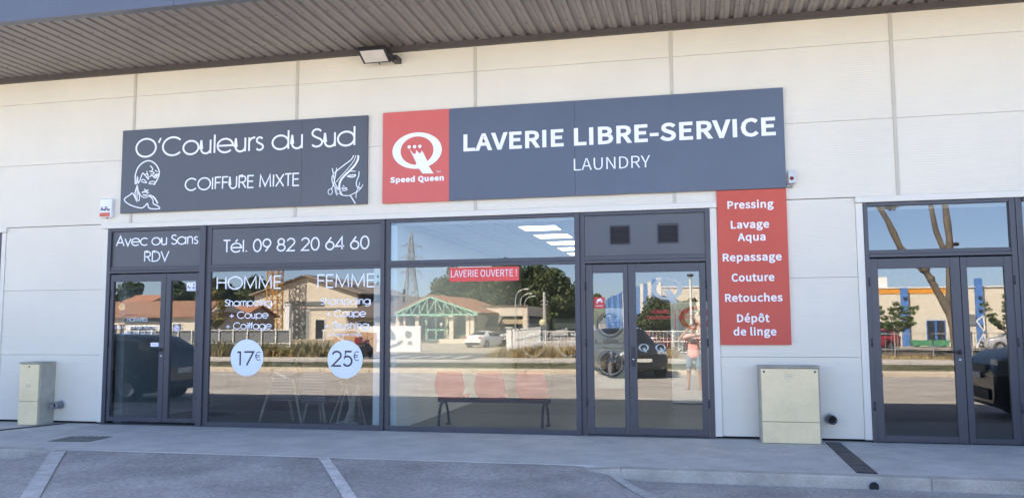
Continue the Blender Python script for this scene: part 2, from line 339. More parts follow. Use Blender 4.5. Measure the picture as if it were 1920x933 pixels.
GLYPHS = {" ":[155,[]],"!":[224,[[90,153,134,153,142,447,144,519,80,519,81,447],[112,-9,135,-3,151,14,157,39,151,64,135,81,112,87,89,81,72,64,66,39,72,14,89,-3]]],"-":[241,[[32,170,209,170,209,218,32,218]]],"0":[385,[[193,-9,277,20,331,108,351,256,331,402,277,489,193,517,109,489,54,402,35,256,54,108,109,20],[193,42,142,65,108,134,96,256,108,377,142,445,193,467,243,445,277,377,290,256,277,134,243,65]]],"1":[385,[[61,0,340,0,340,53,238,53,238,508,189,508,160,494,125,482,84,472,84,432,175,432,175,53,61,53]]],"2":[385,[[31,0,350,0,350,55,209,55,126,50,231,160,301,265,326,368,308,447,256,499,177,517,119,508,70,482,28,443,64,407,95,437,130,458,170,466,222,453,253,417,263,365,238,272,162,165,31,37]]],"3":[385,[[182,-9,265,8,324,58,346,136,331,197,293,240,238,265,238,268,286,295,317,335,329,390,309,459,257,502,180,517,126,509,79,488,39,457,73,417,104,442,139,460,178,466,224,456,254,428,264,385,251,336,207,301,123,288,123,240,217,227,267,192,281,138,268,88,232,55,178,44,127,52,86,73,53,102,20,61,59,27,113,1]]],"4":[385,[[236,0,295,0,295,140,363,140,363,191,295,191,295,508,225,508,14,182,14,140,236,140],[236,191,80,191,196,364,236,439,239,439,236,347]]],"5":[385,[[182,-9,263,11,324,71,348,165,327,257,272,310,195,327,167,325,142,318,119,307,132,454,323,454,323,508,76,508,60,271,94,250,121,266,148,276,178,279,234,266,270,226,284,164,269,100,230,58,175,44,123,52,83,72,51,100,19,58,59,26,112,1]]],"6":[385,[[209,-9,282,12,335,69,355,156,337,245,288,298,214,315,173,308,133,287,98,254,118,379,165,446,229,465,260,460,287,447,310,426,346,465,314,492,275,510,227,517,134,490,66,402,39,243,61,103,122,19],[100,204,134,241,170,262,203,268,254,254,285,216,295,156,283,95,253,55,209,41,154,60,117,115]]],"7":[385,[[137,0,203,0,219,176,262,325,352,470,352,508,34,508,34,454,281,454,201,318,156,173]]],"8":[385,[[194,-9,277,9,333,55,353,122,341,182,309,225,268,256,268,259,298,290,324,332,335,382,318,452,270,499,196,516,124,499,75,454,56,387,66,338,91,300,125,270,125,267,80,234,46,187,32,126,53,56,110,9],[229,276,172,302,130,337,114,387,124,430,153,458,195,469,241,457,271,424,281,379,275,342,257,308],[195,38,140,50,102,83,88,132,97,177,122,216,158,247,225,217,274,180,293,124,280,79,246,49]]],"9":[385,[[163,-9,253,19,321,111,347,276,325,410,264,491,176,517,103,496,51,439,31,352,48,264,97,211,171,193,213,200,253,222,288,254,267,130,222,63,161,44,129,48,100,62,75,83,40,43,72,16,113,-2],[287,308,252,269,216,247,181,240,131,254,100,293,90,352,102,413,132,454,177,468,232,450,270,396]]],"A":[422,[[3,0,67,0,116,155,302,155,351,0,419,0,246,508,175,508],[132,206,157,284,208,456,211,456,262,284,286,206]]],"B":[455,[[70,0,232,0,332,16,400,66,424,149,411,209,375,249,321,270,321,274,361,298,387,336,395,384,373,456,311,496,220,508,70,508],[134,293,134,458,212,458,279,450,319,423,332,376,320,331,280,303,209,293],[134,51,134,243,223,243,298,233,345,203,361,151,345,95,297,62,223,51]]],"C":[442,[[261,-9,322,0,374,24,417,64,382,105,348,74,309,54,264,47,180,73,125,145,106,256,126,365,182,436,266,461,307,455,341,438,370,413,405,455,370,485,323,508,266,517,150,485,70,395,40,254,69,112,148,22]]],"D":[477,[[70,0,200,0,329,31,409,118,436,256,409,393,328,479,197,508,70,508],[134,53,134,456,191,456,291,433,350,365,370,256,350,146,291,77,191,53]]],"E":[408,[[70,0,370,0,370,55,134,55,134,240,327,240,327,295,134,295,134,454,363,454,363,508,70,508]]],"I":[203,[[70,0,134,0,134,508,70,508]]],"L":[376,[[70,0,356,0,356,55,134,55,134,508,70,508]]],"M":[563,[[70,0,128,0,128,281,119,431,122,431,163,315,259,51,302,51,398,315,439,431,442,431,433,281,433,0,493,0,493,508,416,508,319,236,284,130,281,130,244,236,147,508,70,508]]],"N":[501,[[70,0,130,0,130,267,129,320,126,374,123,426,125,426,180,321,365,0,431,0,431,508,370,508,370,244,372,190,375,136,379,83,376,83,321,188,135,508,70,508]]],"O":[514,[[257,-9,370,23,446,115,474,256,446,396,370,486,257,517,144,486,68,396,40,256,68,115,144,23],[257,47,177,73,125,145,106,256,125,365,177,436,257,461,337,436,389,365,408,256,389,145,337,73]]],"P":[439,[[70,0,134,0,134,202,218,202,316,219,381,271,405,359,381,447,315,494,215,508,70,508],[134,254,134,456,207,456,281,447,326,417,341,359,327,300,283,265,209,254]]],"Q":[514,[[257,44,177,70,125,143,106,256,125,365,177,436,257,461,337,436,389,365,408,256,389,143,337,70],[413,-128,485,-116,473,-67,419,-74,368,-67,325,-44,295,-6,389,38,452,127,474,256,446,396,370,486,257,517,144,486,68,396,40,256,64,125,129,35,226,-7,266,-69,329,-112]]],"R":[440,[[134,267,134,456,219,456,287,448,328,419,342,366,328,311,287,278,219,267],[349,0,421,0,292,223,352,249,392,297,406,366,383,450,321,495,229,508,70,508,70,0,134,0,134,216,225,216]]],"S":[413,[[211,-9,303,11,362,62,383,135,369,198,332,241,279,271,207,302,167,321,135,347,122,388,134,427,167,452,217,461,261,455,299,439,333,414,366,455,325,487,275,509,217,517,134,500,78,452,57,383,73,320,112,279,160,252,233,220,277,199,307,172,318,130,305,86,269,58,211,47,160,55,112,77,71,110,33,66,83,26,142,0]]],"T":[415,[[175,0,240,0,240,454,394,454,394,508,21,508,21,454,175,454]]],"U":[500,[[250,-9,343,11,408,80,433,209,433,508,371,508,371,208,355,112,311,62,250,47,190,62,148,112,132,208,132,508,68,508,68,209,92,80,157,11]]],"V":[399,[[163,0,237,0,399,508,333,508,252,233,202,65,200,65,150,233,68,508,1,508]]],"Y":[368,[[152,0,216,0,216,197,369,508,302,508,237,365,186,253,183,253,133,365,67,508,-1,508,152,197]]],"a":[390,[[150,-9,195,-2,237,18,275,45,277,45,283,0,335,0,335,232,322,313,279,367,205,386,147,378,97,360,57,337,81,293,114,313,152,328,194,333,242,320,265,285,272,238,141,212,65,167,41,98,55,40,94,4],[168,42,135,48,111,67,102,102,118,145,171,176,272,196,272,92,237,64,203,48]]],"c":[354,[[212,-9,256,-3,297,13,334,38,306,81,281,62,251,49,218,44,157,62,116,112,101,188,117,264,159,314,220,333,247,329,272,317,295,300,327,342,297,364,261,380,217,386,127,363,61,295,36,188,60,81,122,14]]],"d":[430,[[192,-9,235,-2,274,18,306,44,309,44,314,0,366,0,366,552,302,552,302,407,306,342,273,366,239,381,200,386,119,362,60,294,37,188,56,81,110,14],[206,44,150,62,114,111,102,189,117,264,156,314,211,333,241,329,272,316,302,293,302,96,271,67,239,50]]],"e":[384,[[216,-9,264,-4,304,10,340,29,318,71,289,55,258,45,223,42,160,58,117,103,98,173,352,173,355,209,337,303,286,364,205,386,123,362,61,294,36,188,60,82,125,14],[98,218,117,282,156,322,206,336,256,322,288,283,299,218]]],"g":[391,[[191,-173,292,-155,358,-108,381,-43,367,8,323,37,250,46,176,46,137,52,116,66,110,87,113,106,122,120,134,132,190,119,260,135,309,181,328,250,324,281,313,307,297,328,374,328,374,376,243,376,190,386,120,370,69,323,49,252,56,210,75,175,98,150,98,148,79,130,63,107,57,78,61,51,73,31,91,16,91,12,61,-12,42,-41,35,-73,55,-128,110,-162],[190,162,150,173,121,204,110,252,121,299,150,329,190,340,231,329,260,299,270,252,259,204,230,173],[200,-130,141,-122,104,-99,91,-64,95,-42,107,-20,129,0,177,-6,243,-6,285,-10,310,-25,319,-53,304,-90,263,-118]]],"h":[421,[[64,0,128,0,128,273,162,305,195,324,230,331,271,320,294,288,302,230,302,0,365,0,365,238,352,319,315,369,250,386,202,378,161,355,125,323,128,401,128,552,64,552]]],"i":[191,[[64,0,128,0,128,376,64,376],[96,454,118,459,133,474,138,496,133,518,118,532,96,537,74,532,59,518,54,496,59,474,74,459]]],"l":[197,[[130,-9,167,-3,158,45,145,44,128,71,128,552,64,552,64,75,71,29,92,1]]],"n":[423,[[64,0,128,0,128,273,162,305,195,324,230,331,271,320,294,288,302,230,302,0,365,0,365,238,352,319,315,369,250,386,202,377,160,354,123,322,122,322,116,376,64,376]]],"o":[420,[[210,-9,296,14,359,81,384,188,359,295,296,363,210,386,124,363,61,295,36,188,61,81,124,14],[210,44,153,62,115,112,101,188,115,264,153,314,210,333,267,314,306,264,320,188,306,112,267,62]]],"p":[430,[[64,-159,128,-159,128,-31,125,35,160,11,195,-4,229,-9,310,15,370,84,393,194,376,296,325,362,243,386,200,379,160,359,123,333,122,333,116,376,64,376],[219,44,192,48,161,60,128,83,128,281,163,310,196,327,227,333,285,315,317,267,327,193,313,113,275,62]]],"q":[430,[[302,-159,366,-159,366,376,315,376,309,341,308,341,275,366,240,381,200,386,119,362,60,294,37,188,56,81,110,14,192,-9,234,-2,272,17,306,44,302,-25],[206,44,150,62,114,111,102,189,117,264,156,314,211,333,241,329,272,316,302,293,302,96,271,67,239,50]]],"r":[269,[[64,0,128,0,128,242,156,293,189,321,222,329,259,323,270,378,230,386,190,376,154,349,123,308,122,308,116,376,64,376]]],"s":[324,[[162,-9,237,6,283,47,299,103,281,159,238,194,184,217,145,233,115,253,103,282,111,310,134,329,173,337,205,332,232,321,259,304,289,343,257,365,217,380,173,386,102,372,58,334,43,279,60,227,101,193,153,171,193,154,225,131,238,99,230,69,206,48,164,40,123,46,86,62,53,85,22,43,62,16,110,-2]]],"t":[261,[[182,-9,252,5,239,53,196,42,162,51,143,75,138,114,138,325,241,325,241,376,138,376,138,483,85,483,78,376,19,373,19,325,75,325,75,116,85,50,119,7]]],"u":[421,[[174,-9,221,0,262,23,298,59,300,59,305,0,358,0,358,376,295,376,295,110,261,73,228,52,193,46,152,56,129,89,122,146,122,376,58,376,58,138,71,57,109,8]]],"v":[361,[[145,0,219,0,352,376,290,376,218,162,184,51,180,51,146,162,75,376,9,376]]],"é":[384,[[216,-9,264,-4,304,10,340,29,318,71,289,55,258,45,223,42,160,58,117,103,98,173,352,173,355,209,337,303,286,364,205,386,123,362,61,294,36,188,60,82,125,14],[98,218,117,282,156,322,206,336,256,322,288,283,299,218],[193,444,314,563,270,605,161,476]]],"ô":[420,[[210,-9,296,14,359,81,384,188,359,295,296,363,210,386,124,363,61,295,36,188,61,81,124,14],[210,44,153,62,115,112,101,188,115,264,153,314,210,333,267,314,306,264,320,188,306,112,267,62],[90,465,117,440,208,528,211,528,303,440,330,465,242,573,178,573]]]}

# ------------------------------------------------------------------ ground, pavement, kerbs
def sstep(a, b, x):
    t = max(0, min(1, (x-a)/(b-a))); return t*t*(3-2*t)
def gz(x, y):
    d = -y
    if d < 18.02:
        z = -.12-.0172*max(0, min(d, 12.3)-2.5)
        side = sstep(-8.25, -7.75, x)*(1-sstep(-1.35, -.55, x))
        if d < 6.5: z += side*.112*(1-sstep(2.3, 6.4, d))
        return z
    if d < 22.4: return -.29
    if d < 31.6: return -.56
    return -.42 if d > 33 else -.44
def build_ground():
    xs = [-1500, -400, -160, -80, -50, -30, -20, -14, -11, -9.5]+[-9+.25*i for i in range(45)]+[3, 5, 8, 12, 20, 40, 80, 160, 400, 1500]
    ys = [60, 20, 8, 0, -1.0, -2.0, -2.3, -2.45, -2.6, -2.9, -3.3, -3.8, -4.4, -5, -5.7, -6.5, -7.5, -9, -10.5, -12.3, -15, -18, -18.1, -22.3, -22.5, -31.5, -31.7, -33, -45, -70, -120, -300, -700, -1600]
    mb = MB(); v = [(x, y, (gz(x, y) if y <= -2.3 else -.15)) for y in ys for x in xs]; n = len(xs)
    # the parking surface as one sheet; grass, road and paving lie on it
    mb.add(v, [(j*n+i, j*n+i+1, (j+1)*n+i+1, (j+1)*n+i) for j in range(len(ys)-1) for i in range(n-1)], True)
    return struct(mb, 'ground', ASPH)
build_ground()

mb = MB()                               # smooth concrete forecourt: kerbed left and right, flush in the middle
for x0, x1, d in ((-26, -7.95, 2.44), (-7.95, -7.6, 2.40), (-7.6, -1.1, 2.36), (-1.1, -.6, 2.38), (-.6, 14, 2.33)):
    pass
pts = [(-26, .12), (-26, -2.30), (-8.05, -2.30), (-7.85, -2.36), (-4.2, -2.33), (-.95, -2.31), (-.75, -2.30), (1.555, -2.30), (14, -2.30), (14, .12)]
bmv = [(p[0], p[1], 0.0) for p in pts]; bmb = [(p[0], p[1], -.14) for p in pts]; n = len(pts)
mb.prism([(p[0], p[1]) for p in pts], -.14, 0.0, 'z')
struct(mb, 'pavement', CONCG)
for x0, x1 in ((-26, -8.06), (-.80, 14)):
    mb = MB(); bm = bmesh.new()
    seg = x0
    while seg < x1-.01:
        e = min(seg+3.0, x1)
        m2 = MB().bevbox(seg+.0006, e-.0006, -2.475, -2.302, -.16, .001+rnd.uniform(-.0004, .0004), .016)
        mb.add(m2.v, m2.f); seg = e
    bm.free(); struct(mb, 'kerb', KERBC)
# tapered kerb ends where the forecourt drops to the parking bays
struct(MB().prism([(-8.06, -.16), (-8.06, .0), (-7.62, -.03), (-7.58, -.16)], -2.47, -2.372, 'y'), 'kerb', KERBC)
struct(MB().prism([(-1.30, -.16), (-1.26, -.03), (-.80, .0), (-.80, -.16)], -2.47, -2.322, 'y'), 'kerb', KERBC)

def road_line(p0, p1, w, name='road_marking', h=.004, n=14, m=None):
    mb = MB(); p0, p1 = Vector((*p0, 0)), Vector((*p1, 0)); t = (p1-p0).normalized(); s = Vector((-t.y, t.x, 0))*w/2
    v = []
    for i in range(n+1):
        q = p0.lerp(p1, i/n)
        for a in (q-s, q+s): v.append((a.x, a.y, gz(a.x, a.y)+h))
    mb.add(v, [(2*i, 2*i+1, 2*i+3, 2*i+2) for i in range(n)])
    return struct(mb, name, m or PAINT)
road_line((-7.62, -2.52), (-5.55, -5.4), .17, h=.012, m=mat('pale_road_paint', (.48, .46, .425), .85, var=.2, scale=7, fine=.2))
road_line((-4.20, -2.38), (-2.35, -5.3), .12, h=.008)
road_line((-.86, -2.50), (.9, -5.6), .13, h=.008, m=mat('faded_road_paint', (.44, .425, .395), .85, var=.25, scale=9, fine=.2))
for p0, p1 in (((-10.9, -17.7), (-8.45, -14.6)), ((-8.0, -17.7), (-5.55, -14.6)), ((-5.3, -17.7), (-3.1, -14.6)), ((-2.9, -14.6), (-1.9, -13.6)), ((-1.1, -16.6), (.6, -14.2)), ((-17.6, -16.6), (-14.0, -14.5)), ((-15.8, -17.8), (-13.6, -14.6)), ((4.6, -17.8), (8.0, -16.7)), ((8, -17.8), (10.6, -14.6)), ((-24, -17.7), (-21, -14.6))):
    road_line(p0, p1, .12, m=mat('far_road_paint', (.62, .60, .56), .8, var=.15, scale=9, fine=.1))

# drain channels across the forecourt, the access cover
def drain(name_pts, label, holes):
    t = thing('drain_channel', (name_pts[0][0], name_pts[0][1], 0), label, 'drain channel')
    (a, b, c, d) = name_pts
    mb = MB().prism([a, b, c, d], -.02, .0045, 'z'); mb.build('channel_bed', DARKGAP, t)
    p = MB(); n = 5
    A, B, Cc, D = [Vector((q[0], q[1], 0)) for q in (a, b, c, d)]
    for i in range(n):
        u0, u1 = (i+.02)/n, (i+.98)/n
        q = [A.lerp(D, u0), B.lerp(Cc, u0), B.lerp(Cc, u1), A.lerp(D, u1)]
        q = [k*.97+(A+B+Cc+D)/4*.03 for k in q]
        p.prism([(k.x, k.y) for k in q], .0045, .010, 'z')
    p.build('cover_plate', mat('drain_plate', (.075, .075, .08), .6, metal=.3, var=.3, scale=8, bump=.3), t)
    return t
drain([(1.57, -.10), (1.745, -.08), (1.75, -2.30), (1.555, -2.29)], 'dark steel drain channel running from the wall to the kerb beside the wide meter cabinet', 3)
drain([(-9.62, -.05), (-9.72, -.05), (-10.6, -2.29), (-10.46, -2.29)], 'dark steel drain channel crossing the forecourt beside the narrow meter cabinet', 3)
mh = thing('access_cover', (-8.15, -1.5, 0), 'square chequered metal access cover set in the concrete forecourt', 'access cover')
q = [(-8.42, -1.80), (-8.45, -1.34), (-7.87, -1.24), (-7.83, -1.74)]
MB().prism(q, -.02, .004, 'z').build('frame', DSTEEL, mh)
p = MB()
for i in range(7):
    for j in range(7):
        u, v2 = (i+.5)/7, (j+.5)/7
        a = Vector(q[0]).lerp(Vector(q[3]), u); b = Vector(q[1]).lerp(Vector(q[2]), u); c = a.lerp(b, v2); s = .026
        ang = .8 if (i+j) % 2 else -.8; ca, sa = math.cos(ang), math.sin(ang)
        p.prism([(c.x+ca*dx-sa*dy, c.y+sa*dx+ca*dy) for dx, dy in ((-s, -.012), (s, -.012), (s, .012), (-s, .012))], .004, .009, 'z')
p.build('tread_plate', mat('tread_plate', (.17, .17, .175), .5, metal=.4, var=.2), mh)
dp = thing('drain_pipe', (1.673, -2.47, -.095), 'grey pipe end poking out of the kerb face', 'drain pipe')
MB().lathe([(.060, -2.40), (.062, -2.490), (.048, -2.490), (.047, -2.482)], (1.673, 0, -.095), 20, 'y').build('pipe', mat('pvc_grey', (.30, .31, .32), .5), dp)
MB().lathe([(.0475, -2.4835), (0, -2.4790)], (1.673, 0, -.095), 20, 'y').build('opening', DARKGAP, dp)  # dark disc gives the pipe mouth its inner shade as colour

# ------------------------------------------------------------------ the retail building
bld = thing('retail_building', (0, 0, 0), 'white panelled retail unit with dark grey shopfronts under a ribbed grey canopy', 'building')
JX = [-19.9, -17.09, -14.28, -11.47, -8.66, -5.84, -3.03, -.233, 2.59, 5.40, 8.21, 11.0, 13.8]
mb = MB(); g = .0016
zs = [3.125, 4.14, 5.165, 5.9]
for i in range(len(JX)-1):
    for k in range(3):
        mb.bevbox(JX[i]+.004, JX[i+1]-.004, 0, .1, zs[k]+g, zs[k+1]-g, .003)
zl = [.035, 1.065, 2.09, 3.118]
for x0, x1 in ((-10.97, -9.13), (.32, 2.062)):
    for k in range(3): mb.bevbox(x0, x1, 0, .1, zl[k]+g, zl[k+1]-g, .003)
wall = mb.build('wall', CLAD, bld)
mb = MB().box(-20, 13.8, .104, .2, 3.05, 6.3)
for x0, x1 in ((-11.05, -9.05), (.224, 2.155)): mb.box(x0+.01, x1-.01, .104, .2, -.1, 3.05)
mb.build('wall_core', DARKGAP, wall)
mb = MB()
for x0, x1 in ((-20, -16), (8.4, 13.8)): mb.box(x0, x1, .0, .2, -.1, 3.05)
mb.box(-20, -19.8, .2, 14, -.1, 6.3); mb.box(13.6, 13.8, .2, 14, -.1, 6.3); mb.box(-20, 13.8, 14, 14.2, -.1, 6.3)
mb.build('outer_wall', mat('render_white', (.7, .68, .64), .7), bld)
MB().box(-20, 13.8, -2.28, 14.2, 6.3, 6.45).build('roof', mat('roof_membrane', (.3, .3, .3), .8), bld)
for x in JX[3:-2]:
    MB().bevbox(x-.022, x+.022, -.012, -.0005, 3.128, 5.56, .003).build('joint_strip', JOINT, wall)
for x0, x1 in ((-11.05, -10.972), (-9.128, -9.052), (.226, .318), (2.064, 2.152)):
    MB().bevbox(x0, x1, -.014, .1, .03, 3.044, .004).build('edge_flashing', CLADT, wall)
for x0, x1 in ((-17, -10.95), (-9.162, .318), (2.062, 9.0)):
    MB().bevbox(x0, x1, -.045, .1, 3.047, 3.123, .004).build('lintel_trim', CLADT, bld)
# canopy: ribbed steel soffit, fascia, angle trim against the wall
pit = .187; prof = []; x = -26.0
while x < 16:
    prof += [(x, 5.640), (x+.050, 5.640), (x+.062, 5.612), (x+.105, 5.612), (x+.109, 5.618), (x+.115, 5.612), (x+.172, 5.612)]
    x += pit
mb = MB(); v = []
for px_, pz_ in prof: v += [(px_, -2.20, pz_), (px_, -.02, pz_)]
mb.add(v, [(2*i, 2*i+1, 2*i+3, 2*i+2) for i in range(len(prof)-1)])
mb.box(-26, 16, -2.20, -.02, 5.66, 6.29)
can = mb.build('canopy', SOFFIT, bld)
mb = MB(); xx = -26.0
while xx < 16:
    mb.bevbox(xx+.002, xx+2.798, -2.28, -2.20, 5.585, 6.57, .004); xx += 2.8
mb.build('fascia', FASCIA, can)
MB().bevbox(-26, 16, -2.205, -2.15, 5.585, 5.63, .003).build('drip_edge', FASCIA, can)
MB().box(-26, 16, -.075, -.001, 5.535, 5.612).build('wall_angle', mat('soffit_angle', (.075, .065, .065), .5, var=.1), can)
mb = MB()                                   # small fixing screws along the soffit ribs
for i in range(225):
    for yy in (-.55, -1.6):
        c = (-26+pit*i+.085, yy, 5.612)
        mb.lathe([(0, -.006), (.010, -.005), (.012, 0)], c, 6)
so = mb.build('fixing_screw', DSTEEL, can); tag(so, kind='stuff')

FY0, FY1 = -.022, .07
def frame(mb, x0, x1, z0, z1, y0=FY0, y1=FY1): mb.bevbox(x0, x1, y0, y1, z0, z1, .004)
# long shopfront: salon door, salon window, laundry window, laundry door
mb = MB()
frame(mb, -9.05, -8.985, .0, 3.045)
for a, b, c in ((-7.405, -7.31, -7.225), (-4.455, -4.395, -4.325), (-1.605, -1.535, -1.467)):
    frame(mb, a, b, 0, 3.043, FY0-.012, FY1); frame(mb, b+.001, c, 0, 3.042, FY0+.022, FY1)
frame(mb, .162, .224, 0, 3.045)
for x0, x1 in ((-8.984, -7.406), (-7.224, -4.456), (-4.324, -1.606), (-1.466, .161)):
    frame(mb, x0, x1, 2.997, 3.040)
    frame(mb, x0, x1, 2.335, 2.376, FY0-.006); frame(mb, x0, x1, 2.378, 2.436, FY0+.012)
for x0, x1 in ((-7.224, -4.456), (-4.324, -1.606)): frame(mb, x0, x1, .0, .072)
sf = mb.build('shopfront_frame', ANTH, bld)
def pane(x0, x1, z0, z1, parent, y=.024): return MB().box(x0-.012, x1+.012, y, y+.024, z0-.012, z1+.012).build('pane', GLASS, parent)
pane(-7.225, -4.456, .072, 2.335, sf); pane(-4.325, -1.605, .072, 2.335, sf); pane(-4.325, -1.605, 2.436, 2.997, sf)
MB().bevbox(-1.466, .161, .012, .05, 2.437, 2.996, .003).build('infill_panel', PANEL, sf)
for x0, x1, z0, z1 in ((-1.118, -.842, 2.59, 2.851), (-.470, -.190, 2.59, 2.857)):
    mb = MB(); fr = .016
    mb.box(x0, x1, -.004, .011, z0, z0+fr); mb.box(x0, x1, -.004, .011, z1-fr, z1); mb.box(x0, x0+fr, -.004, .011, z0+fr, z1-fr); mb.box(x1-fr, x1, -.004, .011, z0+fr, z1-fr)
    z = z0+fr+.008
    while z < z1-fr-.008:
        mb.quad((x0+fr, -.003, z-.004), (x1-fr, -.003, z-.004), (x1-fr, .010, z+.009), (x0+fr, .010, z+.009)); z += .016
    mb.build('vent_grille', ANTH_D, sf)

def leaf(x0, x1, gx0, gx1, z0, z1, gz0, gz1, hinge):
    mb = MB(); y0, y1 = -.008, .052
    frame(mb, x0, gx0, z0, z1, y0, y1); frame(mb, gx1, x1, z0, z1, y0, y1)
    frame(mb, gx0+.001, gx1-.001, z0+.001, gz0, y0, y1); frame(mb, gx0+.001, gx1-.001, gz1, z1-.001, y0, y1)
    d = mb.build('door', ANTH, bld)
    pane(gx0, gx1, gz0, gz1, d, .02)
    hx = x0-.006 if hinge < 0 else x1+.006
    for hz in (.45, 1.25, 2.02): MB().lathe([(0, hz-.055), (.011, hz-.052), (.011, hz+.052), (0, hz+.055)], (hx, -.022, 0), 8).build('hinge', ANTH_D, d)
    return d
def jambs(x0, x1, y=.03): return
dl = leaf(-8.972, -7.992, -8.918, -8.078, .05, 2.318, .118, 2.205, -1)
dr = leaf(-7.984, -7.418, -7.900, -7.472, .05, 2.318, .112, 2.203, 1)
dl2 = leaf(-1.455, -.884, -1.362, -.948, .022, 2.318, .120, 2.204, -1)
dr2 = leaf(-.876, .152, -.778, .066, .022, 2.318, .120, 2.204, 1)
for x0, x1 in ((-8.984, -7.41), (-1.466, .16)): MB().box(x0, x1, -.012, .06, .0, .018).build('threshold', DSTEEL, bld)
def lever(d, x, z, s):
    y = -.008
    MB().bevbox(x-.022, x+.022, y-.009, y, z-.03, z+.03, .004).tube([(x, y-.006, z), (x, y-.05, z), (x+s*.02, y-.058, z), (x+s*.15, y-.058, z-.002)], .010, 8).build('handle', BLACKP, d)
    MB().lathe([(0, y-.010), (.016, y-.009), (.018, y)], (x, 0, z-.095), 12, 'y').build('lock', STEEL, d)
lever(dl, -8.035, 1.148, -1)
MB().bevbox(-.852, -.800, -.017, -.008, .93, 1.20, .006).build('lock_plate', ANTH_D, dr2)
MB().lathe([(0, -.024), (.013, -.023), (.015, -.017)], (-.826, 0, 1.03), 12, 'y').build('lock', STEEL, dr2)
# right-hand shopfront and the edge of the left-hand one
mb = MB()
frame(mb, 2.155, 2.207, 0, 3.045); frame(mb, 3.858, 3.925, 0, 3.045); frame(mb, 3.926, 3.957, 0, 3.043, FY0-.012); frame(mb, 3.958, 4.012, 0, 3.042, FY0+.022)
for x0, x1 in ((2.208, 3.857), (4.013, 6.6)):
    frame(mb, x0, x1, 2.998, 3.040); frame(mb, x0, x1, 2.335, 2.376, FY0-.006); frame(mb, x0, x1, 2.378, 2.430, FY0+.012)
frame(mb, 4.013, 6.6, 0, .07); frame(mb, 6.6, 6.7, 0, 3.045); frame(mb, 6.702, 8.4, .0, 3.04)
sf2 = mb.build('shopfront_frame', ANTH, bld)
pane(2.208, 3.857, 2.43, 2.998, sf2); pane(4.013, 6.6, 2.43, 2.998, sf2); pane(4.013, 6.6, .07, 2.335, sf2)
d3 = leaf(2.196, 3.262, 2.302, 3.152, .012, 2.318, .092, 2.190, -1); d4 = leaf(3.269, 3.866, 3.344, 3.766, .012, 2.318, .075, 2.190, 1)
lever(d3, 3.210, 1.133, -1)
mb = MB(); frame(mb, -11.13, -11.05, 0, 3.045); frame(mb, -16, -11.132, 2.335, 2.43); frame(mb, -16, -11.132, 2.99, 3.04); frame(mb, -16, -11.132, 0, .07); frame(mb, -13.6, -13.5, .071, 2.334)
sf3 = mb.build('shopfront_frame', ANTH, bld)
pane(-16, -11.132, .07, 2.335, sf3); pane(-16, -11.132, 2.43, 2.99, sf3)

# rooms behind the glass
FLOOR1 = mat('salon_floor', (.09, .085, .08), .45, var=.15, scale=1.5); FLOOR2 = mat('laundry_floor', (.14, .14, .145), .4, var=.1)
INW = mat('interior_white', (.72, .74, .71), .7, var=.03)
INWD = mat('interior_grey', (.25, .25, .25), .8, var=.06)
MB().box(-19.8, -4.3, .21, 14, -.06, .0).build('salon_floor', FLOOR1, bld)
MB().box(-4.299, 13.6, .21, 14, -.06, .0).build('laundry_floor', FLOOR2, bld)
MB().box(-19.8, -4.3, .21, 14, 2.97, 3.03).build('ceiling', INWD, bld)
cl = MB().box(-4.299, 13.6, .21, 14, 2.97, 3.03)
ceil2 = cl.build('ceiling', mat('ceiling_tile', (.55, .57, .58), .8, var=.03), bld)
mb = MB()
for i in range(12):
    x = -4.0+.6*i
    mb.box(x-.012, x+.012, .25, 8.2, 2.964, 2.969)
for j in range(14): mb.box(-4.25, .98, .45+.6*j-.012, .45+.6*j+.012, 2.9655, 2.9695)
mb.build('tile_grid', mat('tile_grid', (.42, .44, .46), .6), ceil2)
MB().box(-4.596, -4.238, .075, 13.9, .0, 2.965).build('partition_wall', INW, bld)
MB().box(-9.005, -8.862, .21, 5.2, .0, 2.965).build('partition_wall', mat('interior_pale', (.32, .34, .33), .7), bld)
MB().box(1.0, 1.16, .21, 13.9, .0, 2.965).build('partition_wall', INWD, bld)
MB().box(-8.86, -4.6, 6.2, 6.3, .0, 2.965).build('partition_wall', INWD, bld)
MB().box(-4.23, .99, 8.95, 9.05, .0, 2.965).build('partition_wall', mat('laundry_wall', (.10, .105, .11), .7), bld)

# ------------------------------------------------------------------ signs on the wall
def board(name, x0, x1, z0, z1, d, m, parent, label=None, seam=None):
    mb = MB()
    if seam: mb.bevbox(x0, seam-.0008, -d, -.001, z0, z1, .004); mb.bevbox(seam+.0008, x1, -d, -.001, z0, z1, .004)
    else: mb.bevbox(x0, x1, -d, -.001, z0, z1, .004)
    return tag(mb.build(name, m, parent), label)
s1 = thing('shop_sign', (-6.75, 0, 3.28), 'wide slate grey hairdresser sign with thin white lettering and two line-drawn heads', 'sign')
D1 = .05
board('board', -8.822, -4.672, 3.280, 4.605, D1, SIGNGREY, s1, seam=-5.72)
b = s1.children[0]
mono_text(MB(), "O'Couleurs du Sud", -8.585, -4.845, 4.150, .315, -D1-.001, w=.092, thick=.003).build('lettering', WHITEL, s1)
mono_text(MB(), "COIFFURE MIXTE", -7.685, -5.745, 3.588, .205, -D1-.001, w=.105, thick=.003).build('lettering', WHITEL, s1)
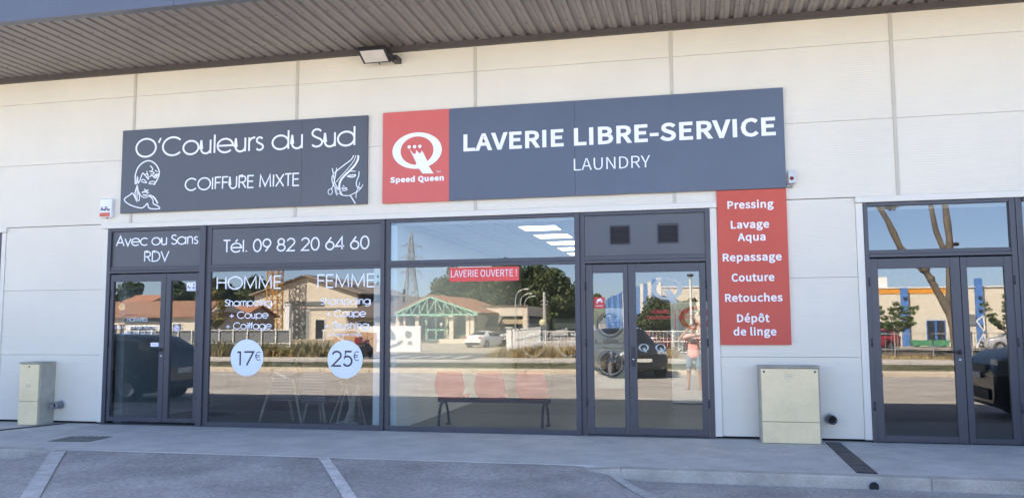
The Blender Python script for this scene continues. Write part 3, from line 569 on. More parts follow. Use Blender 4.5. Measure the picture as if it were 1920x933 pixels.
def smooth(pts, k=4):
    """catmull-rom through the points"""
    cl = (Vector(pts[0])-Vector(pts[-1])).length < 1e-6
    P = [Vector(p) for p in pts]; out = []; n = len(P)
    for i in range(n-1):
        p0 = P[i-1] if i > 0 else (P[-2] if cl else P[0]); p1, p2 = P[i], P[i+1]; p3 = P[i+2] if i+2 < n else (P[1] if cl else P[-1])
        for j in range(k):
            t = j/k; out.append(tuple(.5*((2*p1)+(p2-p0)*t+(2*p0-5*p1+4*p2-p3)*t*t+(3*p1-p0-3*p2+p3)*t**3)))
    out.append(tuple(P[-1])); return out
MAN = [(.024, [(-8.561,3.734),(-8.568,3.829),(-8.557,3.923),(-8.507,4.02),(-8.404,4.089),(-8.31,4.095),(-8.226,4.049),(-8.171,3.984),(-8.139,3.904),(-8.159,3.816),(-8.187,3.77),(-8.225,3.709)]),
 (.020, [(-8.543,3.733),(-8.533,3.827),(-8.524,3.848),(-8.514,3.753),(-8.486,3.783),(-8.438,3.902),(-8.396,3.874),(-8.334,3.803)]),
 (.021, [(-8.525,3.722),(-8.556,3.619),(-8.56,3.577),(-8.526,3.461),(-8.577,3.557),(-8.614,3.595),(-8.654,3.565),(-8.741,3.516),(-8.733,3.468),(-8.624,3.402),(-8.446,3.353),(-8.376,3.382),(-8.331,3.422),(-8.293,3.343),(-8.118,3.331),(-8.143,3.374),(-8.226,3.413),(-8.24,3.481),(-8.312,3.546)]),
 (.017, [(-8.519,3.711),(-8.503,3.617),(-8.478,3.532),(-8.485,3.47),(-8.516,3.492),(-8.524,3.617),(-8.525,3.712)]), (.016, [(-8.497,3.616),(-8.441,3.536),(-8.376,3.515),(-8.324,3.531),(-8.307,3.556)]),
 (.030, [(-8.301,3.551),(-8.218,3.511),(-8.15,3.415)]), (.018, [(-8.457,3.782),(-8.416,3.806),(-8.361,3.752),(-8.45,3.766)]), (.018, [(-8.32,3.74),(-8.286,3.764),(-8.221,3.761),(-8.214,3.725),(-8.32,3.734)]),
 (.024, [(-8.398,3.649),(-8.356,3.621),(-8.322,3.635)]), (.024, [(-8.438,3.598),(-8.379,3.606),(-8.314,3.583)]), (.026, [(-8.419,3.561),(-8.371,3.551),(-8.337,3.563)]), (.018, [(-8.363,3.935),(-8.322,3.797)]),
 (.022, [(-8.307,4.016),(-8.258,3.967),(-8.28,3.931)]), (.020, [(-8.316,3.933),(-8.232,3.898),(-8.312,3.839)]), (.018, [(-8.396,3.874),(-8.349,3.893),(-8.335,3.84)]), (.018, [(-8.222,3.939),(-8.169,3.916)]), (.03, [(-8.236,3.835),(-8.185,3.885)]), (.03, [(-8.206,3.813),(-8.15,3.884)]), (.018, [(-8.291,3.89),(-8.217,3.813)])]
WOM = [(.018, [(-4.88,4.012),(-4.929,3.944),(-5.028,3.878),(-5.147,3.793),(-5.202,3.744),(-5.226,3.674),(-5.2,3.587),(-5.143,3.514)]), (.013, [(-4.848,4.011),(-4.879,3.932),(-4.967,3.823),(-5.076,3.714),(-5.155,3.623)]),
 (.036, [(-4.812,4.009),(-4.814,3.948),(-4.868,3.856),(-4.947,3.779),(-5.036,3.703),(-5.095,3.621),(-5.103,3.527),(-5.067,3.426)]), (.015, [(-5.067,3.426),(-5.002,3.414),(-4.932,3.416),(-4.838,3.459)]), (.016, [(-4.937,3.776),(-4.847,3.772)]),
 (.022, [(-4.976,3.7),(-4.926,3.716),(-4.851,3.716),(-4.876,3.691),(-4.926,3.689),(-4.976,3.7)]), (.018, [(-4.797,3.768),(-4.799,3.702),(-4.83,3.628),(-4.835,3.572),(-4.814,3.529),(-4.76,3.517)]), (.013, [(-4.781,3.607),(-4.8,3.533),(-4.833,3.459),(-4.837,3.375)]),
 (.013, [(-4.731,3.568),(-4.765,3.513),(-4.833,3.45)]), (.020, [(-4.927,3.411),(-4.841,3.272)][:1]+[(-4.848, 3.29)]), (.018, [(-5.223,3.835),(-5.202,3.739),(-5.175,3.605),(-5.113,3.508)]), (.018, [(-5.15,3.836),(-5.171,3.719),(-5.2,3.587),(-5.229,3.522)]),
 (.014, [(-5.068,3.525),(-5.029,3.538),(-4.983,3.522),(-5.033,3.510),(-5.068,3.525)]), (.012, [(-5.063,3.497),(-5.023,3.486),(-4.973,3.502)]), (.014, [(-5.054,3.562),(-5.029,3.566)]), (.015, [(-5.179,3.558),(-5.163,3.472),(-5.137,3.42)]), (.013, arc(-5.249, 3.482, .035, .042, 0, 360, 20)), (.011, arc(-5.117, 3.482, .028, .036, 0, 360, 20))]
for nm, st in (('portrait_drawing', MAN), ('portrait_drawing', WOM)):
    mb = MB()
    for i, (w, pts) in enumerate(st): ribbon(mb, smooth(pts) if len(pts) > 2 else pts, w*.80, -D1-.0035-(i % 5)*.0003, .003)
    mb.build(nm, WHITEL, s1)

s2 = thing('shop_sign', (-1.6, 0, 3.27), 'long slate blue laundry sign with bold white capitals and a red end panel', 'sign')
D2 = .06
tag(board('board', -3.4062, 1.217, 3.275, 4.621, D2, SIGNBLUE, s2, seam=-1.58), None)
tag(board('logo_panel', -4.425, -3.4072, 3.275, 4.621, D2, SIGNRED, s2), 'red end panel with the white logo')
grot_text("LAVERIE LIBRE-SERVICE", -3.19, 1.107, 3.980, .248, -D2-.003, 'lettering', WHITEL, s2, bold=.026)
grot_text("LAUNDRY", -1.595, -.545, 3.630, .165, -D2-.003, 'lettering', WHITEL, s2, bold=-.004)
grot_text("Speed Queen", -4.303, -3.484, 3.572, .082, -D2-.003, 'lettering', WHITEL, s2, bold=.042)
grot_text("TM", -3.60, -3.535, 3.690, .030, -D2-.003, 'lettering', WHITEL, s2)
QTAIL = [(-.112,.027),(-.085,-.002),(-.065,-.032),(-.043,-.046),(-.019,-.041),(-.012,-.009),(-.019,.014),(.010,-.010),(.026,-.032),(.051,-.038),(.068,-.023),(.071,.006),(.093,-.027),(.159,-.158),(.179,-.231),(.254,-.346),(.086,-.339),(.056,-.297),(.027,-.264),(-.018,-.198),(-.006,-.185)]
def q_emblem(mb, cx, cz, s, y, thick=.003, dots=True, sx=1.0):
    outer = arc(0, .002, .378, .268, 0, 360, 48)[:-1]; inner = arc(0, .002, .252, .209, 0, 360, 48)[:-1]; n = 48
    P = lambda p, yy: (cx+p[0]*s*sx, yy, cz+p[1]*s)
    v = [P(p, y) for p in outer]+[P(p, y) for p in inner]+[P(p, y+thick) for p in outer]+[P(p, y+thick) for p in inner]
    fs = []
    for i in range(n):
        j = (i+1) % n; fs += [(i, j, n+j, n+i), (2*n+i, 3*n+i, 3*n+j, 2*n+j), (i, 2*n+i, 2*n+j, j), (n+i, n+j, 3*n+j, 3*n+i)]
    mb.add(v, fs)
    mb.prism([(cx+p[0]*s*sx, cz+p[1]*s) for p in QTAIL], y-.0006, y+thick-.0006, 'y')
    if dots:
        for dx in (-.12, -.037, .043): mb.prism([(cx+(dx+.026*math.cos(a*.5236))*s*sx, cz+(.061+.026*math.sin(a*.5236))*s) for a in range(12)], y, y+thick, 'y')
    return mb
q_emblem(MB(), -3.893, 4.028, 1.0, -D2-.004).build('emblem', WHITEL, s2)

s3 = thing('service_sign', (.77, 0, 1.22), 'tall red vertical sign listing laundry services in white words', 'sign')
D3 = .035
board('board', .322, 1.214, 1.222, 3.272, D3, SERVRED, s3)
for w, x0, x1, z in (('Pressing', .460, 1.050, 3.021), ('Lavage', .496, .985, 2.756), ('Aqua', .579, .933, 2.588), ('Repassage', .380, 1.129, 2.322), ('Couture', .486, 1.028, 2.053), ('Retouches', .395, 1.122, 1.787), ('Dépôt', .540, .952, 1.518), ('de linge', .490, 1.031, 1.345)):
    grot_text(w, x0, x1, z, .104, -D3-.003, 'lettering', WHITEL, s3, bold=.022)
for nm, x0, x1, lab, lines in (('panel_sign', -8.983, -7.407, 'dark panel over the salon door lettered with two short white lines', (("Avec ou Sans", -8.918, -7.456, 2.762, .172), ("RDV", -8.414, -7.962, 2.508, .170))),
                               ('panel_sign', -7.223, -4.457, 'dark panel over the salon window lettered with a telephone number', (("Tél. 09 82 20 64 60", -7.032, -4.639, 2.615, .205),))):
    t = thing(nm, ((x0+x1)/2, .012, 2.44), lab, 'sign')
    MB().bevbox(x0+.001, x1-.001, .012, .05, 2.437, 2.996, .003).build('panel', PANEL, t)
    for tx, a, b2, z, cp in lines: mono_text(MB(), tx, a, b2, z, cp, .0105, w=.11, thick=.003).build('lettering', WHITEL, t)

# ------------------------------------------------------------------ window stickers
GY = .0235
def wl(label, lines, m=WHITEV, cat='window lettering', name='window_lettering', w=.10):
    t = thing(name, ((lines[0][1]+lines[0][2])/2, GY, lines[-1][3]), label, cat)
    for tx, a, b2, z, cp in lines: mono_text(MB(), tx, a, b2, z, cp, GY, w=(w if cp > .15 else w*1.25), thick=.0012).build('word', m, t)
    return t
wl("white men's price lettering on the salon window above the smaller disc", [("HOMME", -7.151, -6.047, 2.055, .204), ("Shampoing", -6.984, -6.198, 1.800, .112), ("+ Coupe", -6.912, -6.258, 1.613, .112), ("+ Coiffage", -6.970, -6.200, 1.453, .108)])
wl("white women's price lettering on the salon window above the larger disc", [("FEMME", -5.486, -4.551, 2.056, .206), ("Shampoing", -5.412, -4.623, 1.806, .110), ("+ Coupe", -5.324, -4.694, 1.625, .110), ("+ Brushing", -5.355, -4.643, 1.450, .108), ("sur cheveux courts", -5.293, -4.758, 1.350, .050)])
wl('small white opening hours lettering on the left leaf of the salon door', [("HORAIRES", -8.684, -8.315, 1.580, .064), ("du Mardi au Samedi", -8.889, -8.090, 1.469, .060), ("de 9h à 19h".replace('à', 'a'), -8.752, -8.166, 1.386, .056)], w=.12)
for cx, cz, r, num, nx, nz, ex, lab in ((-6.598, 1.030, .273, '17', (-6.786, -6.470), (.903, .226), (-6.462, -6.362, .988, .132), 'round pale price disc with the lower price on the salon window'),
                                    (-5.014, 1.012, .277, '25', (-5.232, -4.884), (.903, .236), (-4.880, -4.794, .988, .142), 'round pale price disc with the higher price on the salon window')):
    t = thing('price_disc', (cx, GY, cz-r), lab, 'price sticker')
    MB().lathe([(0, GY-.001), (r, GY-.001), (r, GY)], (cx, 0, cz), 48, 'y', False).build('disc', mat('disc_white', (.74, .80, .90), .5, var=.02), t)
    mono_text(MB(), num, nx[0], nx[1], nz[0], nz[1], GY-.0015, w=.115, thick=.001).build('price', DARKL, t)
    mono_text(MB(), '€', ex[0], ex[1], ex[2], ex[3], GY-.0015, w=.085, thick=.001).build('euro_sign', DARKL, t)
RFILM = mat('red_vinyl', (.55, .06, .055), .45, var=.03)
def sticker(name, x0, x1, z0, z1, m, label, y=GY-.001-.010):
    t = thing(name, ((x0+x1)/2, y, z0), label, 'sticker'); MB().bevbox(x0, x1, y, y+.001, z0, z1, .0003).build('backing', m, t); return t
GD = .0195                               # glass face of the door leaves
t = sticker('warning_sticker', -1.355, -1.205, 1.72, 1.872, RFILM, 'square red camera warning sticker on the left leaf of the laundry door', GD-.001)
mb = MB(); y = GD-.0018
mb.prism([(-1.315, 1.835), (-1.262, 1.856), (-1.235, 1.832), (-1.300, 1.806)], y, y+.0008); mb.prism([(-1.318, 1.806), (-1.300, 1.806), (-1.300, 1.79), (-1.318, 1.79)], y-.0002, y+.0006)
mb.prism([(-1.262, 1.812), (-1.236, 1.824), (-1.228, 1.806), (-1.255, 1.80)], y-.0003, y+.0005); mb.prism([(-1.33, 1.757), (-1.23, 1.757), (-1.23, 1.750), (-1.33, 1.750)], y, y+.0008)
mb.build('camera_symbol', WHITEV, t)
t = sticker('alarm_sticker', -7.645, -7.49, 2.045, 2.175, mat('sticker_white', (.75, .78, .84), .5), 'small white alarm sticker at the top corner of the salon door', GD-.001)
mb = MB(); mono_text(mb, 'A', -7.632, -7.600, 2.085, .045, GD-.0015, w=.22, thick=.0008); mono_text(mb, 'P', -7.575, -7.55, 2.085, .045, GD-.0015, w=.22, thick=.0008) if 'P' in MONO else None
for a, b2 in ((-7.598, -7.578), (-7.548, -7.505)): mb.box(a, b2, GD-.002, GD-.0012, 2.087, 2.105)
mb.prism([(-7.535, 2.13), (-7.51, 2.13), (-7.515, 2.155), (-7.53, 2.155)], GD-.002, GD-.0012); mb.box(-7.625, -7.505, GD-.002, GD-.0012, 2.066, 2.070)
mb.build('logo', mat('sticker_ink', (.05, .06, .14), .5), t)
t = thing('notice_sticker', (-7.80, GD, 1.41), 'small round no-entry style sticker on the right leaf of the salon door', 'sticker')
MB().lathe([(0, GD-.001), (.052, GD-.001), (.052, GD)], (-7.80, 0, 1.475), 24, 'y', False).build('backing', WHITEV, t)
mb = MB(); ribbon(mb, arc(-7.80, 1.475, .038, .038, 0, 360, 24), .008, GD-.0018, .0007); ribbon(mb, [(-7.827, 1.502), (-7.773, 1.448)], .007, GD-.0020, .0007); ribbon(mb, [(-7.815, 1.468), (-7.785, 1.482)], .012, GD-.0022, .0007)
mb.build('symbol', mat('sticker_violet', (.22, .10, .35), .5), t)
t = sticker('door_label', -8.245, -8.062, 1.195, 1.255, WHITEV, 'small white label with a blue end just above the salon door handle', GD-.001)
MB().box(-8.110, -8.063, GD-.0018, GD-.0011, 1.197, 1.253).build('blue_end', mat('label_blue', (.10, .25, .62), .5), t)
MB().box(-8.225, -8.14, GD-.0018, GD-.0011, 1.220, 1.231).build('print', mat('label_grey', (.4, .42, .48), .5), t)
# on the laundry door
QF = film('frosted_vinyl', (.66, .72, .70), .40)
for cx, cz, s, lab in ((-.36, 1.975, .56, 'large pale frosted emblem near the top of the laundry door glass'), (-.686, 1.185, .185, 'small frosted ring emblem beside the laundry door lock plate'), (-.462, 1.185, .185, 'small frosted ring emblem in the middle of the laundry door glass')):
    t = thing('emblem_sticker', (cx, GD, cz-.3*s), lab, 'sticker'); q_emblem(MB(), cx, cz, s, GD-.002, .001, dots=False).build('film', QF, t)
t = thing('window_lettering', (-.5, GD, 1.42), 'small red opening hours lettering on the laundry door glass', 'window lettering')
RL = film('red_lettering_film', (.55, .05, .05), .85)
MB2 = MB()
mono_text(MB2, "HORAIRES", -.575, -.335, 1.640, .050, GD-.0002, w=.14, thick=.001); mono_text(MB2, "D'OUVERTURE", -.635, -.315, 1.565, .045, GD-.0002, w=.14, thick=.001)
MB2.build('word', RL, t); MB().box(-.325+.06, -.315+.06, GD-.0015, GD-.0003, 1.42, 1.70).build('divider', RL, t)
mono_text(mono_text(MB(), "7 2 4".replace(' 2 4', '0H00'.replace('0H', 'H')) if False else "7H00", -.225, -.05, 1.640, .045, GD-.0002, w=.14, thick=.001), "21H00", -.225, -.03, 1.565, .045, GD-.0002, w=.14, thick=.001).build('word', RL, t)
t = thing('open_banner', (-2.91, .02, 2.10), 'red banner with white capitals at the top of the laundry window', 'banner')
MB().bevbox(-3.423, -2.402, .0195, .0225, 2.118, 2.318, .001).build('sheet', mat('banner_red', (.72, .085, .075), .5, var=.03), t)
MB().box(-3.30, -2.80, .0195, .0225, 2.3185, 2.330).build('hanging_rail', WHITEL, t)
grot_text("LAVERIE OUVERTE !", -3.400, -2.435, 2.184, .096, .0187, 'lettering', WHITEL, t, bold=-.002, thick=.0012)

# ------------------------------------------------------------------ wall fittings
t = thing('alarm_siren', (-9.06, 0, 3.215), 'white outdoor alarm siren box with an orange-red lower strip', 'alarm box')
MB().bevbox(-9.175, -8.958, -.075, -.001, 3.222, 3.520, .016).build('casing', mat('siren_white', (.74, .75, .80), .4, var=.02), t)
MB().bevbox(-9.165, -8.985, -.082, -.072, 3.235, 3.298, .006).build('flash_lens', mat('lens_red', (.55, .12, .06), .25), t)
mb = MB(); mono_text(mb, 'A', -9.155, -9.105, 3.325, .062, -.077, w=.20, thick=.001)
for a, b2, zz in ((-9.100, -9.080, .03), (-9.035, -9.012, .03), (-9.008, -8.99, .03)): mb.box(a, b2, -.0775, -.0765, 3.327, 3.327+zz)
ribbon(mb, [(-9.068, 3.325), (-9.068, 3.388), (-9.05, 3.388)]+arc(-9.05, 3.370, .014, .018, 80, -90, 6)+[(-9.066, 3.352)], .012, -.0782, .001)
mb.build('logo', mat('siren_ink', (.04, .04, .08), .5), t)
MB().lathe([(0, 3.205), (.012, 3.208), (.014, 3.222)], (-9.055, -.04, 0), 10).build('tamper_plug', DSTEEL, t)
t = thing('motion_sensor', (1.29, 0, 3.28), 'small grey and white sensor box with a dark red lens beside the sign end', 'sensor')
MB().bevbox(1.243, 1.318, -.105, -.03, 3.325, 3.495, .006).build('casing', mat('sensor_grey', (.52, .54, .54), .4), t)
MB().bevbox(1.319, 1.340, -.095, -.001, 3.335, 3.490, .004).build('side_plate', mat('sensor_pale', (.62, .62, .58), .5), t)
MB().lathe([(0, -.116), (.018, -.113), (.027, -.104)], (1.283, 0, 3.388), 16, 'y').build('lens', mat('lens_dark_red', (.16, .012, .02), .2), t)
MB().tube([(1.30, -.055, 3.335), (1.28, -.065, 3.305), (1.245, -.045, 3.292)], .014, 8).bevbox(1.225, 1.30, -.055, -.001, 3.278, 3.322, .005).build('bracket', mat('bracket_grey', (.28, .28, .26), .5), t)

t = thing('floodlight', (-4.45, 0, 5.40), 'black rectangular floodlight tilted under the canopy on a side hinge', 'floodlight')
FB = mat('floodlight_black', (.032, .030, .034), .45, var=.1)
def flood():
    M4 = Matrix.Translation((-4.47, -.30, 5.43)) @ Matrix.Rotation(R(-26), 4, 'X')
    def tr(mb):
        mb.v = [tuple(M4 @ Vector(q)) for q in mb.v]; return mb
    tr(MB().bevbox(-.215, .215, -.145, .145, -.03, .03, .008)).build('housing', FB, t)
    mb = MB()
    for i in range(11): mb.box(-.19+.038*i-.005, -.19+.038*i+.005, -.12, .12, .029, .055)
    tr(mb).build('cooling_fins', FB, t)
    tr(MB().bevbox(-.180, .180, -.118, .118, -.0345, -.029, .002)).build('diffuser', mat('flood_diffuser', (.66, .62, .56), .35, var=.03), t)
    mb = MB()
    for i in range(6):
        for j in range(3): mb.lathe([(0, -.0368), (.014, -.0362), (.016, -.0348)], (-.14+.056*i, -.07+.07*j, 0), 8)
    lo = tr(mb).build('led_array', mat('led_cream', (.70, .64, .50), .4), t); tag(lo, kind='stuff')
    tr(MB().tube([(.215, 0, 0), (.27, .02, .0)], .028, 10).bevbox(.235, .262, -.03, .14, -.035, .035, .005)).build('hinge_arm', FB, t)
    MB().bevbox(-4.26, -4.16, -.20, -.0, 5.36, 5.44, .006).build('wall_bracket', FB, t)
    tr(MB().tube([(-.06, .10, .03), (-.06, .16, .10), (-.02, .27, .06)], .008, 6)).build('cable', BLACKP, t)
flood()

def cabinet(x0, x1, yf, label, narrow):
    t = thing('meter_cabinet', ((x0+x1)/2, yf/2, 0), label, 'meter cabinet')
    g2 = mat('cabinet_side', (.38, .36, .30), .8, var=.14, scale=5, bump=.1, fine=.1)
    MB().bevbox(x0-.008, x1+.008, yf+.025, -.005, 0, .945, .008).build('body', g2, t)
    MB().bevbox(x0-.016, x1+.016, yf-.002, -.003, .9455, .962, .006).build('lid', g2, t)
    dz = .268 if not narrow else .362
    MB().bevbox(x0+.012, x1-.012, yf, yf+.024, dz+.004, .928, .006).build('door', CREAMP, t)
    MB().bevbox(x0+.012, x1-.012, yf+.001, yf+.024, .006, dz-.002, .006).build('lower_panel', CREAMP, t)
    dr = [c for c in t.children if c.name.startswith('door')][0]
    for lx in ((x0+.05, x1-.05) if not narrow else ((x0+x1)/2,)):
        MB().lathe([(0, yf-.006), (.012, yf-.005), (.014, yf)], (lx, 0, .893), 10, 'y').build('lock', mat('lock_dark', (.09, .085, .08), .5, metal=.5), dr)
    mb = MB(); w2 = .055 if not narrow else .035; cx = (x0+x1)/2; zc = .84 if not narrow else .60
    for a, b2, c, d in ((cx-w2, cx+w2, zc-.022, zc-.019), (cx-w2, cx+w2, zc+.019, zc+.022), (cx-w2, cx-w2+.003, zc-.019, zc+.019), (cx+w2-.003, cx+w2, zc-.019, zc+.019), (cx-.03, cx+.03, zc-.002, zc+.004)): mb.box(a, b2, yf-.002, yf-.0002, c, d)
    mb.build('maker_plate', mat('plate_relief', (.36, .345, .29), .5), dr)
    return t
cabinet(.787, 1.50, -.315, 'wide cream meter cabinet with two locks standing under the red sign', False)
cabinet(-10.295, -9.925, -.33, 'narrow cream meter cabinet with one lock at the left end of the wall', True)
for cx, m, lab in ((1.655, 'black', 'black pipe stub sticking out of the wall beside the wide cabinet'), (-9.775, 'grey', 'grey pipe stub sticking out of the wall beside the narrow cabinet')):
    t = thing('pipe_stub', (cx, 0, .22), lab, 'pipe')
    MB().lathe([(.052, 0), (.052, -.15), (.058, -.152), (.058, -.20), (.050, -.20), (.047, -.10), (0, -.10)], (cx, 0, .290), 22, 'y').build('pipe', mat('pipe_'+m, (.10, .105, .11) if m == 'black' else (.22, .23, .24), .5), t)
    MB().lathe([(.046, -.125), (0, -.125)], (cx, 0, .290), 22, 'y').build('bore_shade', DARKGAP, t)  # near-black disc paints in the shade of the hollow pipe
    MB().lathe([(.053, -.002), (.075, -.002), (.072, -.012), (.053, -.014)], (cx, 0, .290), 22, 'y').build('collar', mat('pipe_collar', (.5, .5, .48), .6), t)

# ------------------------------------------------------------------ inside the laundry and the salon
RP = mat('seat_red', (.72, .05, .045), .45, var=.05)
t = thing('waiting_bench', (-2.93, .62, 0), 'black beam bench with three red plastic seats behind the laundry window', 'bench')
SM = mat('bench_black', (.02, .02, .022), .4, metal=.2)
MB().bevbox(-3.78, -2.08, .60, .68, .36, .43, .008).build('beam', SM, t)
for x in (-3.70, -2.16):
    MB().tube([(x, .40, .025), (x, .42, .18), (x, .50, .33), (x, .62, .375), (x, .78, .33), (x, .88, .18), (x, .92, .025)], .020, 8).bevbox(x-.03, x+.03, .36, .46, .0, .03, .005).bevbox(x-.03, x+.03, .86, .96, .0, .03, .005).build('leg', SM, t)
for cx in (-3.56, -2.95, -2.335):
    def back(u, v, cx=cx, off=0.0):
        w = [.17, .205, .235, .230, .217, .205, .188][min(6, int(v*6.001))]*(1-(v*6 % 1 if v < 1 else 0))+[.17, .205, .235, .230, .217, .205, .188][min(6, int(v*6.001)+1)]*(v*6 % 1 if v < 1 else 0)
        a = (u-.5)*2
        return (cx+a*w, .46-.05*(1-a*a)+.03*(1-v)+off, .815-.375*(1-v) if False else .44+.385*v*(1-.03*a*a))
    mb = MB().grid(back, 13, 10).grid(lambda u, v: back(u, v, off=.016), 13, 10)
    s_ = mb.build('seat_back', RP, t)
    MB().grid(lambda u, v: (cx+(u-.5)*.44*(1-.1*v), .48+.44*v, .445+.02*(2*u-1)**2-.03*math.sin(v*3.14)), 10, 10).grid(lambda u, v: (cx+(u-.5)*.44*(1-.1*v), .48+.44*v, .430+.02*(2*u-1)**2-.03*math.sin(v*3.14)), 10, 10).build('seat', RP, t)
CHR = mat('door_ring', (.42, .45, .48), .35, metal=.5, var=.02); MB_ = mat('machine_grey', (.60, .62, .60), .4, metal=.2, var=.04); DRG = mat('drum_glass', (.015, .016, .02), .05, spec=1.0)
def drum(parent, cx, y, cz, r):
    d = MB().lathe([(r*.80, y), (r, y-.01), (r*1.02, y-.04), (r*.93, y-.055), (r*.80, y-.04)], (cx, 0, cz), 32, 'y').build('drum_door', CHR, parent)
    MB().lathe([(r*.80, y-.035), (r*.5, y-.065), (0, y-.075)], (cx, 0, cz), 28, 'y').build('door_glass', DRG, d)
    MB().bevbox(cx+r*.90, cx+r*1.10, y-.07, y-.03, cz-.05, cz+.05, .006).build('handle', BLACKP, d)
def stack(cx, label):
    t = thing('stacked_dryer', (cx, 8.4, 0), label, 'tumble dryer', 'stacked dryers along the laundry back wall')
    MB().bevbox(cx-.39, cx+.39, 8.0, 8.9, .0, .925, .012).bevbox(cx-.39, cx+.39, 8.0, 8.9, .93, 1.86, .012).build('cabinet', MB_, t)
    drum(t, cx, 8.0, 1.49, .30); drum(t, cx, 8.0, .60, .31)
    MB().bevbox(cx-.36, cx+.36, 7.985, 8.0, 1.05, 1.14, .004).build('control_band', mat('control_band', (.32, .34, .34), .4), t)
    for sx in (-.25, .25):
        MB().bevbox(cx+sx-.07, cx+sx+.07, 7.97, 7.985, 1.06, 1.13, .004).build('display', mat('display_grey', (.60, .62, .62), .3), t)
    return t
stack(-1.93, 'stacked grey dryer with two round doors seen through the narrow laundry door leaf')
for cx, lb in ((-3.75, 'grey front-loading washer furthest from the laundry door along the back wall'), (-2.90, 'grey front-loading washer standing next to the stacked dryers')):
    t = thing('washing_machine', (cx, 8.4, 0), lb, 'washing machine', 'washers along the laundry back wall')
    MB().bevbox(cx-.40, cx+.40, 7.95, 8.9, .0, 1.62, .012).build('cabinet', mat('washer_grey', (.13, .14, .145), .4, metal=.2, var=.04), t)
    drum(t, cx, 7.95, 1.0, .29)
    MB().bevbox(cx-.36, cx+.36, 7.935, 7.95, 1.38, 1.52, .004).build('control_band', mat('control_band', (.32, .34, .34), .4), t)
t = thing('payment_kiosk', (-.06, 4.85, 0), 'tall white payment kiosk with a red ring emblem inside the laundry door', 'kiosk')
MB().bevbox(-.45, .36, 4.60, 5.1, .02, 1.90, .015).build('body', mat('kiosk_white', (.74, .77, .74), .45, var=.02), t)
MB().bevbox(-.44, .35, 4.62, 5.08, .0, .02, .002).build('plinth', DSTEEL, t)
q_emblem(MB(), .02, 1.60, .82, 4.594, .004).build('emblem', SIGNRED, t)
MB().bevbox(-.20, .12, 4.585, 4.60, 1.02, 1.22, .005).build('screen', mat('kiosk_screen', (.05, .055, .06), .2), t)
LITE = mat('light_diffuser', (1.0, .93, .76), .5, var=.005, emit=1.5)
lp = None
ORD = ('nearest to the window', 'second from the window', 'third from the window', 'fourth from the window', 'fifth from the window', 'farthest from the window')
for cx, row in ((-2.26, 'over the seats'), (-.35, 'added out of view over the laundry door side')):  # second row is added, hidden from outside, to brighten the machines
    for i in range(6):
        y0 = .62+1.2*i
        if lp is None:
            lp = o = thing('ceiling_light', (-2.26, y0+.29, 2.96), '', 'ceiling light')
            MB().bevbox(-2.55, -1.97, y0, y0+.58, 2.952, 2.9635, .003).build('frame', WHITEL, lp)
            MB().box(-2.535, -1.985, y0+.015, y0+.565, 2.9495, 2.9515).build('diffuser', LITE, lp)
        else: o = copy_tree(lp); o.location = (cx, y0+.29, 2.96)
        o['label'] = 'square lit ceiling panel in the row '+row+', '+ORD[i]; o['group'] = 'lit ceiling panels in the laundry'

WOOD = mat('pale_wood', (.26, .21, .15), .6, var=.2, scale=6, aniso=(1, 1, .2)); CHALK = mat('chalkboard', (.035, .04, .042), .7, var=.2); CHK = mat('chalk', (.30, .32, .34), .9, var=.2)
def easel(x0, x1, ztop, zbot, label, legs):
    t = thing('easel_board', ((x0+x1)/2, .75, 0), label, 'chalkboard')
    MB().bevbox(x0, x1, .66, .68, zbot, ztop, .004).build('board', CHALK, t)
    mb = MB(); z = ztop-.07; k = 0
    while z > zbot+.04:
        xx = x0+.03
        while xx < x1-.06:
            l = rnd.uniform(.02, .06); ribbon(mb, [(xx, z), (xx+l*.3, z+.008), (xx+l*.6, z-.004), (xx+l, z+.003)], .006, .6585, .001); xx += l+.014
        z -= .045; k += 1
    w = mb.build('chalk_writing', CHK, t); tag(w, kind='stuff')
    for a, b2 in legs: MB().bar(a, b2, .035, .022).build('leg', WOOD, t)
    return t
easel(-6.55, -6.12, 1.02, .36, 'salon easel chalkboard on splayed pale wooden legs below the lower price disc', [((-6.70, .60, .0), (-6.44, .70, .95)), ((-5.98, .60, .0), (-6.24, .70, .95)), ((-6.33, 1.0, .0), (-6.34, .71, .95))])
easel(-6.02, -5.60, .92, .30, 'second salon chalkboard standing in the middle of the window', [((-5.79, .9, .0), (-5.80, .70, .9)), ((-6.0, .69, .0), (-5.92, .69, .34)), ((-5.62, .69, .0), (-5.68, .69, .34))])
t = thing('wooden_stool', (-5.2, .7, 0), 'pale wooden stool with splayed legs behind the higher price disc', 'stool')
MB().lathe([(0, .60), (.17, .60), (.18, .615), (.17, .63), (0, .63)], (-5.20, .7, 0), 24).build('seat', WOOD, t)
for a in ((-5.50, .58), (-5.32, .42), (-4.93, .62), (-5.15, .98)): MB().tube([(a[0], a[1], 0), (-5.2+(a[0]+5.2)*.3, .7+(a[1]-.7)*.3, .6)], [.016, .02], 8).build('leg', WOOD, t)
t = thing('driftwood_ornament', (-5.05, .40, 0), 'twisted pale driftwood ornament beside the white wall in the salon window', 'ornament')
DW = mat('driftwood', (.27, .235, .18), .85, var=.3, scale=9, bump=.5, bscale=40)
MB().tube([(-5.12, .42, .02), (-5.09, .4, .12), (-5.06, .4, .24), (-5.05, .4, .36), (-5.0, .4, .48), (-4.94, .4, .62)], [.10, .07, .05, .055, .03, .012], 9).build('trunk', DW, t)
for p_, r_ in (([(-5.05, .4, .34), (-5.12, .41, .44), (-5.15, .4, .56)], [.045, .025, .010]), ([(-5.12, .42, .06), (-5.25, .36, .05), (-5.42, .33, .01)], [.05, .025, .008]), ([(-5.08, .42, .05), (-4.98, .36, .04), (-4.90, .34, .02)], [.05, .03, .01])):
    MB().tube(p_, r_, 8).build('branch', DW, t)
